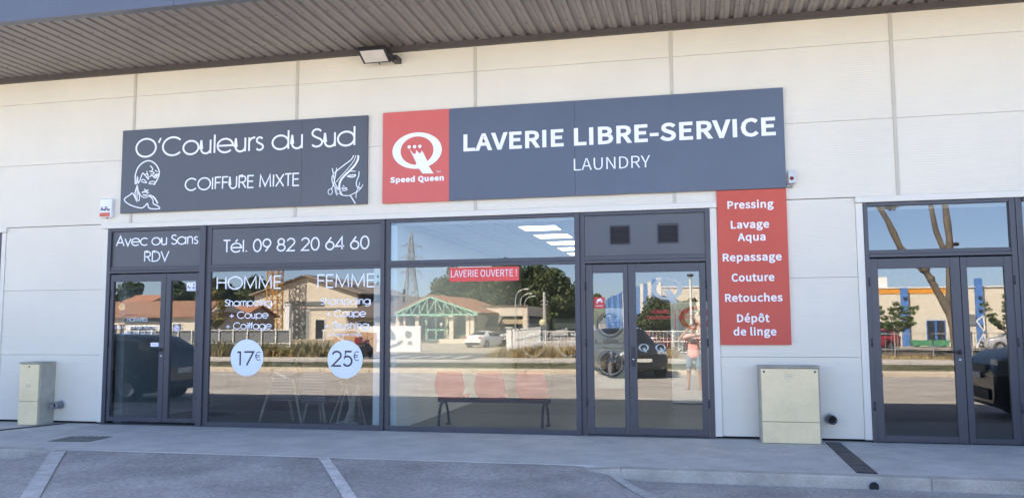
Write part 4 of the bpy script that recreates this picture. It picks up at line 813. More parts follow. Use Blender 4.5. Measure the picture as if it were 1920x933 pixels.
t = thing('sign_stand', (-9.45, 5.4, 0), 'thin white stand with a flat foot far inside the salon', 'stand')
MB().lathe([(0, .0), (.22, .0), (.22, .015), (.03, .02), (0, .02)], (-8.45, 5.4, 0), 24).build('foot', WHITEL, t)
MB().tube([(-8.45, 5.4, .02), (-8.45, 5.4, 1.15)], .015, 8).build('pole', WHITEL, t)
t.location = (-8.45, 5.4, 0)
for c in t.children:
    for v_ in c.data.vertices: v_.co.x -= 1.0
# the salon's styling chairs and mirrors, deep in the shade
for i, cx in enumerate((-8.2, -7.0, -5.7)):
    t = thing('styling_chair', (cx, 4.3, 0), ('dark salon chair nearest the entrance', 'dark salon chair in the middle of the row', 'dark salon chair nearest the white wall')[i], 'salon chair', 'styling chairs in the salon')
    MB().lathe([(0, 0), (.28, 0), (.27, .03), (.04, .05), (.04, .42), (0, .42)], (cx, 4.3, 0), 20).build('pedestal', STEEL, t)
    MB().bevbox(cx-.27, cx+.27, 4.03, 4.55, .42, .54, .04).build('seat', BLACKP, t); MB().bevbox(cx-.25, cx+.25, 4.02, 4.10, .56, 1.0, .03).build('backrest', BLACKP, t)
    for s in (-1, 1): MB().bevbox(cx+s*.31-.03, cx+s*.31+.03, 4.08, 4.48, .62, .68, .015).build('armrest', BLACKP, t)

# ------------------------------------------------------------------ the far side of the car park: verge, road, pavement
GRASSB = mat('verge_soil', (.17, .15, .095), .95, var=.3, scale=1.2, col2=(.085, .105, .045), fine=.25, bump=.4)
DRYB = mat('dry_ground', (.30, .25, .17), .95, var=.25, scale=.8, fine=.2)
ROADM = mat('road_asphalt', (.12, .12, .125), .9, var=.15, scale=.8, fine=.15)
FARP = mat('far_pavement', (.46, .43, .385), .9, var=.1, scale=1.5, fine=.1)
def sheet(name, x0, x1, y0, y1, z, m, th=.004, nx=1):
    return struct(MB().box(x0, x1, y0, y1, z, z+th), name, m)
KB = mat('far_kerb', (.52, .45, .35), .9, var=.12, scale=2, fine=.1)
mb = MB(); x = -70.0
while x < 45:
    mb.bevbox(x, x+1.98, -18.9, -18.0, -.32, -.155+rnd.uniform(-.004, .004), .02); x += 2.0
struct(mb, 'kerb', KB)
sheet('verge', -70, 45, -22.4, -18.91, -.285, GRASSB, .145)
sheet('road', -120, 80, -31.5, -22.5, -.56, ROADM, .012)
mb = MB(); x = -100.0
while x < 60: mb.bevbox(x, x+1.98, -31.75, -31.5, -.6, -.40, .02); x += 2.0
struct(mb, 'kerb', FARP)
sheet('sidewalk', -100, -19.2, -33.6, -31.751, -.44, FARP, .045); sheet('sidewalk', -11.9, 60, -33.6, -31.751, -.44, FARP, .045)
sheet('road', -19.1, -12.0, -41.5, -31.751, -.42, ROADM, .012)
sheet('driveway', -30, -12.2, -75, -41.51, -.42, mat('driveway_gravel', (.40, .355, .28), .95, var=.12, scale=.6, fine=.15), .014)
sheet('courtyard', -11.4, 60, -95, -38.5, -.42, mat('courtyard_ground', (.33, .29, .24), .95, var=.12, scale=.5, fine=.12), .010)
sheet('yard', -120, -30.1, -140, -38.5, -.42, DRYB, .010)
sheet('verge', -100, -19.2, -38.4, -33.61, -.42, DRYB, .03); sheet('verge', -11.9, 60, -38.4, -33.61, -.42, DRYB, .03)
for i in range(5): road_line((-18.4+i*1.3, -33.2), (-18.4+i*1.3, -36.5), .5, 'zebra_marking', .02, 1)
road_line((-18.6, -38.2), (-12.4, -38.6), .3, 'road_marking', .02, 1)

LEAFM = {k: mat('leaf_'+k, c, .65, var=.38, scale=.9, spec=.25, fine=.3) for k, c in dict(dark=(.040, .058, .022), mid=(.062, .082, .030), olive=(.095, .100, .036), yellow=(.20, .165, .040), dry=(.19, .145, .065), brown=(.10, .060, .030), fresh=(.075, .105, .035)).items()}
BARK = mat('bark', (.155, .125, .095), .9, var=.35, scale=5, bump=.6, bscale=18); PLANEB = mat('plane_bark', (.185, .150, .112), .9, var=.45, scale=4, bump=.8, bscale=14, col2=(.085, .072, .058))
def tuft_field(name, areas, m, label=None):
    """grass and weeds nobody could count: thin blades in clumps"""
    mb = MB(); r = random.Random(5)
    for (x0, x1, y0, y1, z, n, h0, h1, w, lean) in areas:
        for _ in range(n):
            x, y = r.uniform(x0, x1), r.uniform(y0, y1); big = r.random()**2*.6+.55+.35*math.sin(x*.9+y)*math.sin(x*.37)
            for k in range(5):
                a = r.uniform(0, 6.28); h = r.uniform(h0, h1)*max(.35, big); ww = w*r.uniform(.6, 1.4)
                bx, by = x+r.uniform(-.1, .1), y+r.uniform(-.1, .1); lx, ly = math.cos(a)*lean*h, math.sin(a)*lean*h
                px, py = math.cos(a+1.57)*ww/2, math.sin(a+1.57)*ww/2
                mb.add([(bx-px, by-py, z), (bx+px, by+py, z), (bx+px*.7+lx*.5, by+py*.7+ly*.5, z+h*.65), (bx-px*.7+lx*.5, by-py*.7+ly*.5, z+h*.65), (bx+lx, by+ly, z+h)], [(0,1,2,3), (3,2,4)])
    return tag(mb.build(name, m, recalc=False), kind='stuff')
tuft_field('verge_grass', [(-34, 26, -22.3, -19.0, -.14, 2600, .03, .10, .03, .6)], LEAFM['olive'])
tuft_field('dry_grass', [(-34, 26, -22.3, -19.0, -.14, 1500, .03, .09, .03, .6)], LEAFM['dry'])
WEEDG = mat('weed_olive', (.135, .135, .045), .8, var=.35, scale=.8, fine=.2); WEEDD = mat('weed_dry', (.33, .245, .115), .85, var=.3, scale=.8, fine=.2)
tuft_field('weeds', [(-42, -19.4, -37, -34.0, -.40, 2300, .35, .95, .05, .35), (-11.6, -2, -37.5, -34.2, -.40, 600, .2, .6, .05, .4)], WEEDG)
tuft_field('dry_weeds', [(-42, -19.4, -37, -33.8, -.40, 1500, .35, .85, .05, .4), (-11.6, -1, -37.5, -33.8, -.40, 1200, .25, .75, .05, .4), (0, 26, -36.5, -33.8, -.40, 900, .08, .25, .05, .5)], WEEDD)

def foliage(mb, clumps, n, leaf, r):
    for _ in range(n):
        c, cr, wz = r.choice(clumps)
        d = Vector((r.gauss(0, 1), r.gauss(0, 1), r.gauss(0, 1))).normalized()*cr*(r.random()**.38)
        p = Vector(c)+Vector((d.x, d.y, d.z*wz))
        nrm = (d.normalized()*.7+Vector((r.gauss(0, .5), r.gauss(0, .5), r.gauss(.25, .5)))).normalized()
        t = nrm.cross(Vector((r.random()-.5, r.random()-.5, r.random()-.5))).normalized(); b = nrm.cross(t); s = leaf*r.uniform(.6, 1.3)
        mb.add([p-t*s*.5, p+b*s*.32, p+t*s*.5, p-b*s*.32], [(0,1,2,3)])
def tree(name, x, y, h, label, kind='dark', r=None, trunk=.25, base=-.42, n=2200, leaf=.42, seed=1, clumps=14, group=None, bark=None, shape='round', tr=.16):
    rr = random.Random(seed); r = r or h*.36
    t = thing(name, (x, y, base), label, 'tree', group)
    th = h*trunk; pts = [(x, y, base-.1)]
    for k in range(1, 6): pts.append((x+rr.uniform(-.05, .05)*h*.3, y+rr.uniform(-.05, .05)*h*.3, base+h*.78*k/5))
    tm = MB().tube(pts, [tr*1.3, tr, tr*.85, tr*.6, tr*.4, tr*.15], 9)
    cl = []
    for k in range(clumps):
        if shape == 'cypress': f = rr.random(); z = base+h*(.1+.86*f); q = r*(1-f)**.6*.8; a = rr.uniform(0, 6.28); cc = (x+math.cos(a)*q*.4, y+math.sin(a)*q*.4, z); cr = max(.12, q*.7)
        elif shape == 'pine': f = rr.random(); z = base+th+(h-th)*(.1+.8*f); q = r*(1.05-.75*f)*rr.uniform(.2, .8); a = rr.uniform(0, 6.28); cc = (x+math.cos(a)*q, y+math.sin(a)*q, z); cr = r*rr.uniform(.28, .45)*(1.1-.5*f)
        else:
            f = rr.random(); a = rr.uniform(0, 6.28); z = base+th+(h-th)*(.18+.66*f); q = r*math.sqrt(max(.05, 1-(2*f-.85)**2))*rr.uniform(.25, .78); cc = (x+math.cos(a)*q, y+math.sin(a)*q, z); cr = r*rr.uniform(.26, .46)
        cl.append((cc, cr, .8)); z0 = base+th*.9+rr.random()*h*.2
        if k % 2 == 0 and shape != 'cypress': tm.tube([(x, y, z0), ((x+cc[0])/2, (y+cc[1])/2, (z0+cc[2])/2+.1), cc], [tr*.45, tr*.25, tr*.08], 6)
    tm.build('trunk', bark or BARK, t)
    cm = MB(); foliage(cm, cl, n, leaf, rr); cm.build('crown', LEAFM[kind], t, recalc=False)
    return t
G1 = 'dark trees behind the tiled house and the gabled hall'
for a in ((-85.2, -100, 9.2, 'broad dark tree behind the left end of the long tiled house', 'dark', 3.3, 11), (-80.6, -108, 6.6, 'low dark tree between the two big trees behind the tiled house', 'mid', 2.4, 12), (-75.6, -99, 9.0, 'dark tree behind the right end of the long tiled house', 'dark', 2.9, 13),
          (-70.4, -101, 9.4, 'dark tree left of the crane with a spiky top', 'dark', 2.8, 14), (-66.2, -104, 9.8, 'tallest dark tree left of the crane', 'mid', 3.2, 15), (-62.6, -100, 8.9, 'dark tree half hidden behind the crane mast', 'dark', 2.9, 16), (-58.3, -103, 8.4, 'dark tree at the left shoulder of the gabled hall', 'mid', 2.8, 17)):
    tree('broadleaf_tree', a[0], a[1], a[2], a[3], a[4], a[5]*1.3, seed=a[6], group=G1, n=6500, leaf=.64, trunk=.04, clumps=30)
G2 = 'dark trees behind the green pavilion'
for a in ((-38.6, -104, 6.2, 'lowest tree left of the pavilion ridge beside the pylon', 'mid', 2.2, 21), (-36.2, -106, 9.0, 'olive toned tree over the left roof slope of the pavilion', 'olive', 3.0, 22), (-32.8, -103, 11.2, 'tall dark tree above the pavilion ridge', 'mid', 3.6, 23), (-29.2, -107, 11.4, 'tall dark tree right behind the red banner', 'dark', 3.7, 24),
          (-25.8, -103, 11.6, 'tall dark tree over the low cream building', 'dark', 3.7, 25), (-22.4, -106, 11.6, 'tallest dark tree above the street lamps', 'dark', 3.8, 26), (-19.8, -102, 9.9, 'dark tree beside the tall concrete pole', 'mid', 3.2, 27), (-17.6, -106, 7.4, 'lower dark tree at the right end of the tree row', 'dark', 2.7, 28)):
    tree('broadleaf_tree', a[0], a[1], a[2], a[3], a[4], a[5]*1.38, seed=a[6], group=G2, n=8500, leaf=.58, trunk=.02, clumps=34)
tree('cypress_tree', -36.8, -90, 6.6, 'slim pointed cypress beside the lattice pylon', 'dark', .75, seed=31, n=900, leaf=.3, clumps=22, shape='cypress', trunk=.05)
tree('cypress_tree', -51.6, -118, 10.8, 'thin pointed cypress rising behind the gabled hall', 'dark', .8, seed=32, n=700, leaf=.35, clumps=20, shape='cypress', trunk=.05)
tree('broadleaf_tree', -12.0, -92, 6.5, 'olive tree crown above the blue cladding, left of its neighbour', 'olive', 2.2, seed=33, n=3600, leaf=.45, trunk=.12)
tree('broadleaf_tree', -9.0, -94, 6.1, 'olive tree crown above the blue cladding, right of its neighbour', 'olive', 2.2, seed=34, n=3600, leaf=.45, trunk=.12)
tree('young_tree', -33.6, -42, 4.9, 'thin young tree with yellowing leaves at the edge of the salon window', 'yellow', .95, seed=35, n=900, leaf=.22, trunk=.25, tr=.06, clumps=12)
tree('broadleaf_tree', -2.3, -41, 3.55, 'round dense green tree in front of the blue and white cladding', 'mid', 1.6, seed=36, n=4200, leaf=.20, trunk=.32, tr=.09, clumps=16)
tree('broadleaf_tree', -.15, -50, 4.3, 'leafy green tree beside the white camera mast', 'olive', 1.2, seed=37, n=1800, leaf=.24, trunk=.25, tr=.09)
tree('broadleaf_tree', -4.6, -74, 6.2, 'rust brown tree top showing over the blue cladding', 'brown', 1.6, seed=38, n=900, leaf=.34, trunk=.3)
def fan_tree(x, y, h, spread, label, seed):
    rr = random.Random(seed); t = thing('fan_tree', (x, y, -.42), label, 'tree', 'spreading young trees by the cream industrial hall')
    tm = MB().tube([(x, y, -.5), (x+.03, y, .3), (x, y, .75)], [.08, .07, .06], 8); cl = []
    for k in range(13):
        a = rr.uniform(0, 6.28); l = rr.uniform(.6, 1)*spread; e = rr.uniform(.15, 1.15)
        p = [(x, y, .7), (x+math.cos(a)*l*.45, y+math.sin(a)*l*.45, .75+h*.30*e), (x+math.cos(a)*l, y+math.sin(a)*l, .8+h*.62*e)]
        tm.tube(p, [.04, .025, .008], 6)
        for q in (.35, .6, .82, 1.0):
            cl.append(((x+math.cos(a)*l*q, y+math.sin(a)*l*q, .8+h*.62*e*q), .26, .55))
    tm.build('trunk', BARK, t); cm = MB(); foliage(cm, cl, 1900, .19, rr); cm.build('crown', LEAFM['fresh'], t, recalc=False)
fan_tree(12.9, -47, 3.0, 1.45, 'spreading young tree with feathery branches behind the red car', 41)
fan_tree(19.4, -47, 3.9, 1.7, 'spreading young tree with feathery branches above the grey car', 42)
# the heavily pruned plane tree
t = thing('pruned_tree', (12.45, -33, -.42), 'bare pruned plane tree with three thick rising limbs and a leaning trunk', 'tree')
tm = MB().tube([(12.45, -33, -.5), (12.42, -33, .4), (12.36, -33, 1.2), (12.27, -33, 1.75), (12.12, -33, 2.3)], [.24, .20, .18, .19, .17], 12)
tm.tube([(12.24, -33, 1.85), (12.0, -33.05, 2.45), (11.65, -33.1, 3.25), (11.3, -33.1, 3.95)], [.19, .19, .17, .16], 12)
tm.ball((11.22, -33.1, 4.1), .25, 12, (1.1, .9, .9)); tm.ball((11.5, -33.08, 3.6), .20, 10)
tm.tube([(11.3, -33.1, 3.95), (10.75, -33.1, 4.6), (10.15, -33.1, 5.2), (9.85, -33.1, 6.0), (9.62, -33.1, 6.6), (9.2, -33.1, 7.4), (8.9, -33.1, 8.4)], [.17, .15, .15, .17, .13, .12, .07], 11)
tm.tube([(12.16, -33, 2.2), (12.30, -33, 2.9), (12.36, -33, 3.9), (12.38, -33, 4.9), (12.42, -33, 5.6), (12.36, -33, 6.4), (12.30, -33, 7.4), (12.2, -33, 8.6)], [.17, .17, .18, .19, .16, .18, .13, .07], 11)
tm.tube([(12.36, -33.02, 4.4), (12.12, -33.06, 5.1), (11.84, -33.1, 6.0), (11.68, -33.1, 7.2), (11.5, -33.1, 8.3)], [.13, .13, .14, .11, .06], 11)
tm.build('trunk', PLANEB, t)
cm = MB(); foliage(cm, [((9.8, -33.1, 7.25), .35, .6), ((11.0, -33.1, 4.3), .3, 1), ((12.6, -33, 5.3), .25, .4), ((9.0, -33.1, 8.5), .8, .8), ((12.2, -33, 8.8), .9, .8), ((11.5, -33, 8.6), .8, .8), ((12.6, -33, 1.0), .2, 1)], 520, .17, random.Random(3))
cm.build('crown', LEAFM['brown'], t, recalc=False)

# ------------------------------------------------------------------ houses and halls across the road
TILE = mat('roof_tile', (.30, .165, .105), .85, var=.22, scale=1.5, wave=('X', 1.6, .8, .05)); TILEO = mat('roof_tile_orange', (.38, .185, .11), .85, var=.2, scale=1.5, wave=('X', 1.6, .8, .05))
RENDW = mat('house_render', (.60, .55, .46), .85, var=.06, scale=.6); CREAMR = mat('cream_render', (.62, .555, .45), .85, var=.05, scale=.4); RENDB = mat('beige_render', (.40, .33, .25), .85, var=.08)
DARKW = mat('dark_window', (.03, .034, .04), .15, spec=.8); MINT = mat('mint_paint', (.25, .47, .36), .55, var=.08); GREYM = mat('grey_sheet', (.19, .20, .205), .6, var=.1, wave=('X', 3.0, .6, .03)); WHP = mat('white_paint', (.76, .75, .72), .55, var=.03); BLUEC = mat('blue_cladding', (.085, .20, .50), .5, var=.08, scale=.6); BROWNW = mat('brown_cladding', (.13, .105, .09), .8, var=.1); ORNG = mat('orange_band', (.70, .30, .04), .6, var=.05); HALLW = mat('hall_cladding', (.66, .60, .49), .6, var=.04, scale=.3, wave=('Z', 3.2, .4, .01))
GB = -.43
def opening(parent, x0, x1, z0, z1, y, frame_m=WHP, glass_m=None, name='window', d=.06):
    f = .07; mb = MB()
    mb.box(x0, x1, y, y+d, z0, z0+f); mb.box(x0, x1, y, y+d, z1-f, z1); mb.box(x0, x0+f, y, y+d, z0+f, z1-f); mb.box(x1-f, x1, y, y+d, z0+f, z1-f)
    w = mb.build(name, frame_m, parent); MB().box(x0+f*.9, x1-f*.9, y+.005, y+.03, z0+f*.9, z1-f*.9).build('pane', glass_m or DARKW, w); return w
def house(name, x0, x1, yf, depth, ze, zr, label, wm, rm, cat='house', hip=0.0, over=.4):
    t = thing(name, ((x0+x1)/2, yf, GB), label, cat)
    MB().box(x0, x1, yf-depth, yf, GB, ze).prism([(yf, ze), (yf-depth, ze), (yf-depth/2, zr-.1)], x0+.01, x1-.01, 'x').build('wall', wm, t)
    a, b = x0-over, x1+over; yf2, yb = yf+over, yf-depth-over; ym = yf-depth/2; e = ze-.06
    mb = MB(); th = .14
    for y0 in (yf2, yb):
        v = [(a, y0, e), (b, y0, e), (b-hip, ym, zr), (a+hip, ym, zr)]
        mb.add(v+[(q[0], q[1], q[2]+th) for q in v], [(0,1,2,3), (4,5,6,7), (0,1,5,4), (1,2,6,5), (2,3,7,6), (3,0,4,7)])
    if hip:
        for q0, q1, q2 in (((b, yf2, e), (b, yb, e), (b-hip, ym, zr)), ((a, yf2, e), (a, yb, e), (a+hip, ym, zr))): mb.add([q0, q1, q2]+[(q[0], q[1], q[2]+th) for q in (q0, q1, q2)], [(0,1,2), (3,4,5), (0,1,4,3)])
    mb.build('roof', rm, t)
    return t
t = house('tiled_house', -66, -47.6, -62, 9, 2.35, 3.95, 'long low white house under a brown tiled roof', RENDW, TILE, hip=1.6)
MB().box(-56.4, -52.4, -61.99, -61.90, 1.72, 2.2).build('sign_band', mat('dark_band', (.10, .105, .11), .6), t)
for a, b in ((-58.2, -57.2), (-51.0, -49.9)): opening(t, a, b, .5, 1.7, -61.99)
opening(t, -57.0, -56.4, -.4, 1.7, -61.99, mat('wood_door', (.45, .25, .10), .6), name='door'); opening(t, -55.8, -52.8, -.4, 1.5, -61.99)
d = thing('satellite_dish', (-56.5, -61.7, 2.35), 'round beige satellite dish on the tiled roof edge', 'satellite dish')
MB().lathe([(0, -61.62), (.20, -61.58), (.36, -61.50), (.37, -61.52), (.2, -61.64)], (-56.5, 0, 3.35), 20, 'y').build('dish', mat('dish_beige', (.55, .44, .28), .5), d); MB().tube([(-56.5, -61.65, 2.3), (-56.5, -61.65, 3.3)], .04, 6).tube([(-56.5, -61.6, 3.2), (-56.5, -61.2, 3.3)], .02, 6).build('mast', STEEL, d)
house('small_house', -74.4, -70.6, -85, 6, 4.5, 5.5, 'small tiled house whose roof shows between the dark trees', RENDW, TILEO)
t = house('orange_house', -54.5, -48.0, -70, 7, 2.4, 3.6, 'low house with an orange tiled roof beside the gabled hall', RENDB, TILEO); opening(t, -52.0, -50.6, .3, 1.7, -69.99); opening(t, -50.0, -49.0, .3, 1.7, -69.99)
mb = MB()                                                         # gabled hall
t = thing('gabled_hall', (-49.7, -88, GB), 'big cream hall with a shallow gable and a grey string course', 'building')
MB().prism([(-57, GB), (-42.35, GB), (-42.35, 5.42), (-49.57, 7.72), (-57, 5.42)], -110, -88, 'y').build('wall', CREAMR, t)
MB().box(-42.34, -42.2, -110, -88.05, 1.0, 5.35).build('side_cladding', BROWNW, t)
mb = MB()
for s, xa in ((-1, -57.5), (1, -41.7)):
    v = [(xa, -87.4, 5.32), (-49.57, -87.4, 7.80), (-49.57, -110.5, 7.80), (xa, -110.5, 5.32)]
    mb.add(v+[(q[0], q[1], q[2]+.2) for q in v], [(0,1,2,3), (4,5,6,7), (0,1,5,4), (1,2,6,5), (2,3,7,6), (3,0,4,7)])
mb.build('roof', mat('hall_roof', (.25, .215, .185), .8, var=.1), t)
MB().box(-57.03, -42.32, -87.99, -87.9, 3.42, 3.66).build('string_course', mat('course_grey', (.22, .22, .21), .7), t)
MB().box(-52.6, -47.0, -87.99, -87.85, 4.0, 4.5).build('sign_band', mat('hall_sign', (.14, .15, .15), .6), t)
opening(t, -51.4, -48.9, GB, 3.38, -87.99, name='door', glass_m=mat('roller_door', (.25, .26, .24), .7)); opening(t, -48.2, -46.8, GB, 2.2, -87.99)
t = thing('storage_shed', (-39.9, -84, GB), 'low brown-roofed shed joined to the right of the gabled hall', 'shed')
MB().box(-42.1, -34, -92, -84, GB, 2.4).build('wall', RENDB, t); MB().prism([(-83.5, 2.3), (-92.5, 4.9), (-92.5, 5.1), (-83.5, 2.5)], -42.1, -33.5, 'x').build('roof', BROWNW, t); opening(t, -40.6, -38.2, GB, 1.9, -83.99, name='door')
# tower crane
CRN = mat('crane_orange', (.46, .235, .04), .55, var=.1)
t = thing('tower_crane', (-52.5, -85.2, GB), 'orange lattice tower crane standing before the gabled hall', 'crane')
mb = MB(); cx, cy, w = -52.5, -85.2, .72; z = GB
for sx in (-1, 1):
    for sy in (-1, 1): mb.bar((cx+sx*w, cy+sy*w, GB), (cx+sx*w, cy+sy*w, 17.0), .13)
k = 0
while z < 16.4:
    for (a, b) in (((-1, -1), (1, -1)), ((1, -1), (1, 1)), ((1, 1), (-1, 1)), ((-1, 1), (-1, -1))):
        mb.bar((cx+a[0]*w, cy+a[1]*w, z), (cx+b[0]*w, cy+b[1]*w, z), .07)
        p, q = (a, b) if k % 2 else (b, a); mb.bar((cx+p[0]*w, cy+p[1]*w, z), (cx+q[0]*w, cy+q[1]*w, z+.85), .07)
    z += .85; k += 1
mb.build('mast', CRN, t)
mb = MB()
def jib(p0, p1, n, w, h):
    p0, p1 = Vector(p0), Vector(p1); s = Vector((-(p1-p0).y, (p1-p0).x, 0)).normalized()*w
    for o in (s, -s): mb.bar(p0+o, p1+o, .12)
    up = Vector((0, 0, h)); mb.bar(p0+up, p1+up, .12)
    for i in range(n):
        a, b = p0.lerp(p1, i/n), p0.lerp(p1, (i+1)/n); m = (a+b)/2+up
        for o in (s, -s): mb.bar(a+o, m, .06); mb.bar(m, b+o, .06)
        mb.bar(a+s, a-s, .06)
jib((cx, cy, 17.0), (cx-24, cy-14, 17.0), 16, .5, 1.0); jib((cx, cy, 17.0), (cx+8, cy+4.6, 17.0), 6, .5, .8)
mb.build('jib', CRN, t); MB().box(cx+6, cx+7.6, cy+3.0, cy+4.4, 15.6, 17.0).build('counterweight', mat('counterweight', (.4, .39, .37), .8), t); MB().bevbox(cx-.2, cx+1.4, cy-.9, cy+.9, 17.0, 18.8, .1).build('cab', WHP, t)
MB().box(cx-1.2, cx+1.2, cy-1.2, cy+1.2, GB, GB+.5).build('base', mat('counterweight', (.4, .39, .37), .8), t)
# lattice pylon
PYL = mat('pylon_steel', (.20, .21, .215), .6, metal=.3)
t = thing('electricity_pylon', (-85.4, -230, GB), 'tall grey lattice electricity pylon far behind the pavilion', 'pylon'); mb = MB()
cx, cy = -85.4, -230; lv = [(GB, 3.4), (5, 2.6), (9, 2.0), (13, 1.5), (17, 1.1), (20, .9), (23, .75), (26, .6), (29.6, .12)]
for i in range(len(lv)-1):
    (z0, w0), (z1, w1) = lv[i], lv[i+1]; c4 = [(-1, -1), (1, -1), (1, 1), (-1, 1)]
    for k in range(4):
        a, b = c4[k], c4[(k+1) % 4]; A = lambda q, z, w: (cx+q[0]*w, cy+q[1]*w, z)
        mb.bar(A(a, z0, w0), A(a, z1, w1), .26); mb.bar(A(a, z0, w0), A(b, z1, w1), .15); mb.bar(A(b, z0, w0), A(a, z1, w1), .15); mb.bar(A(a, z1, w1), A(b, z1, w1), .15)
mb.build('tower', PYL, t)
for z, l, w in ((25.3, 3.5, .65), (21.9, 4.0, .8), (17.4, 3.3, 1.1)):
    m2 = MB()
    for s in (-1, 1):
        for yy in (-w, w): m2.bar((cx, cy+yy, z), (cx+s*l, cy, z), .18); m2.bar((cx, cy+yy, z+1.3), (cx+s*l, cy, z), .14)
        m2.tube([(cx+s*l, cy, z), (cx+s*l, cy, z-1.2)], .10, 6)
    m2.build('cross_arm', PYL, t)
# green pavilion
t = thing('green_pavilion', (-25.3, -68, GB), 'red tiled pavilion with a mint green truss gable on cream posts', 'building')
AX, AZ, EZ, xl, xr = -25.85, 4.32, 2.62, -29.6, -20.9; yf = -68
mb = MB()
for xe in (xl-.3, xr+.3):
    v = [(xe, yf+.5, EZ-.12), (AX, yf+.5, AZ), (AX, yf-16, AZ), (xe, yf-16, EZ-.12)]
    mb.add(v+[(q[0], q[1], q[2]+.16) for q in v], [(0,1,2,3), (4,5,6,7), (0,1,5,4), (1,2,6,5), (2,3,7,6), (3,0,4,7)])
mb.build('roof', TILEO, t)
mb = MB(); yt = yf+.53
mb.bar((xl, yt, 2.42), (xr, yt, 2.42), .17); mb.bar((xl, yt, EZ-.1), (AX, yt, AZ-.12), .17); mb.bar((AX, yt, AZ-.12), (xr, yt, EZ-.1), .17)
zt = lambda x: (EZ-.1)+(AZ-EZ-.02)*(1-abs(x-AX)/((AX-xl) if x < AX else (xr-AX)))
nodes = [xl+(xr-xl)*i/10 for i in range(11)]
for i in range(1, 10): mb.bar((nodes[i], yt, 2.42), (nodes[i], yt, zt(nodes[i])), .085)
for i in range(1, 9):
    a, b = (nodes[i], nodes[i+1]); mb.bar((a, yt, 2.42 if i < 5 else zt(a)), (b, yt, zt(b) if i < 5 else 2.42), .085)
mb.build('truss', MINT, t)
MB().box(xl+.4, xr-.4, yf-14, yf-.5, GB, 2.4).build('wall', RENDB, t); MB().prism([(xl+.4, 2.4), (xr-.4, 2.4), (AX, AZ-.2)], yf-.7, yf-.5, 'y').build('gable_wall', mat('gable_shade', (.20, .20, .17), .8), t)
for px_, w in ((-29.4, .20), (-28.7, .12), (-27.35, .2), (-23.72, .22), (-22.05, .2), (-21.6, .2)):
    MB().bevbox(px_-w, px_+w, yf-.2, yf+.2, GB, 2.36, .03).build('post', CREAMR, t)
MB().box(xl, xr, yf-.5, yf+.0, GB+.01, -.1).build('plinth', mat('plinth_dark', (.15, .14, .125), .8), t)
MB().bevbox(-24.9, -21.9, yf+.3, yf+.6, GB, .02, .03).build('front_wall', CREAMR, t)
for a, b in ((-28.3, -27.6), (-26.95, -26.6)): opening(t, a, b, .3, 2.2, yf-.49, MINT)
for a, b in ((-26.5, -25.55), (-25.5, -24.55)):
    w_ = opening(t, a, b, .95, 2.3, yf-.49, MINT); opening(t, a, b, -.1, .9, yf-.49, MINT, name='door')
MB().box(-25.1, -24.85, yf-.42, yf-.39, 1.2, 1.6).build('notice', WHP, t)
for a, b in ((-24.3, -23.9), (-23.4, -22.3)): opening(t, a, b, .3, 2.2, yf-.49, MINT)
# painted garden wall
t = thing('painted_wall', (-20.6, -44, GB), 'white garden wall painted with grey houses and discs', 'wall')
MB().bevbox(-23.6, -18.85, -44.2, -44, GB, 1.38, .02).build('wall', WHP, t)
GP = mat('mural_grey', (.27, .29, .285), .8, var=.1); mb = MB(); y0, y1 = -43.999, -43.994
mb.prism([(-21.5, .40), (-20.72, .40), (-20.72, .75), (-21.1, 1.22), (-21.5, .85)], y0, y1); mb.prism([(-19.76+.27*math.cos(a*.314), .78+.27*math.sin(a*.314)) for a in range(20)], y0, y1)
mb.prism([(-19.80, .04), (-19.45, .04), (-19.45, .32), (-19.80, .32)], y0, y1); mb.prism([(-21.2, -.22), (-20.5, .0), (-20.1, .30), (-20.25, .42), (-20.7, .15), (-21.3, -.05)], y0, y1); mb.prism([(-23.3, -.2), (-22.3, .5), (-21.9, .35), (-22.9, -.3)], y0, y1); mb.prism([(-23.3, .5), (-22.8, .95), (-22.4, .6)], y0, y1)
mb.build('painted_shapes', GP, t)
# low cream building with a shed in front
t = thing('cream_building', (-20, -75, GB), 'flat-roofed cream building with a wide blank fascia over dark garage doors', 'building')
MB().box(-26.4, -17.45, -84, -75, 2.30, 3.36).build('fascia', CREAMR, t); MB().box(-26.4, -17.45, -84, -76.2, GB, 2.298).build('wall', mat('garage_dark', (.06, .052, .048), .8), t)
MB().box(-17.95, -17.45, -76.1, -75, GB, 2.298).build('pillar', CREAMR, t); MB().box(-21.0, -17.96, -75.9, -75.2, 1.45, 1.95).build('awning', mat('awning_tan', (.42, .33, .20), .8), t); MB().box(-26.6, -17.3, -75.1, -74.85, 3.362, 3.45).build('coping', mat('coping_brown', (.2, .15, .1), .8), t)
t = thing('garden_shed', (-21.4, -72, GB), 'small shed with a sloping brown roof before the cream building', 'shed')
MB().box(-22.5, -20.2, -74, -72, GB, 1.2).build('wall', RENDB, t); MB().prism([(-71.6, 1.05), (-74.2, 2.2), (-74.2, 2.3), (-71.6, 1.15)], -22.7, -20.0, 'x').build('roof', mat('shed_roof', (.22, .19, .16), .9, var=.1), t)
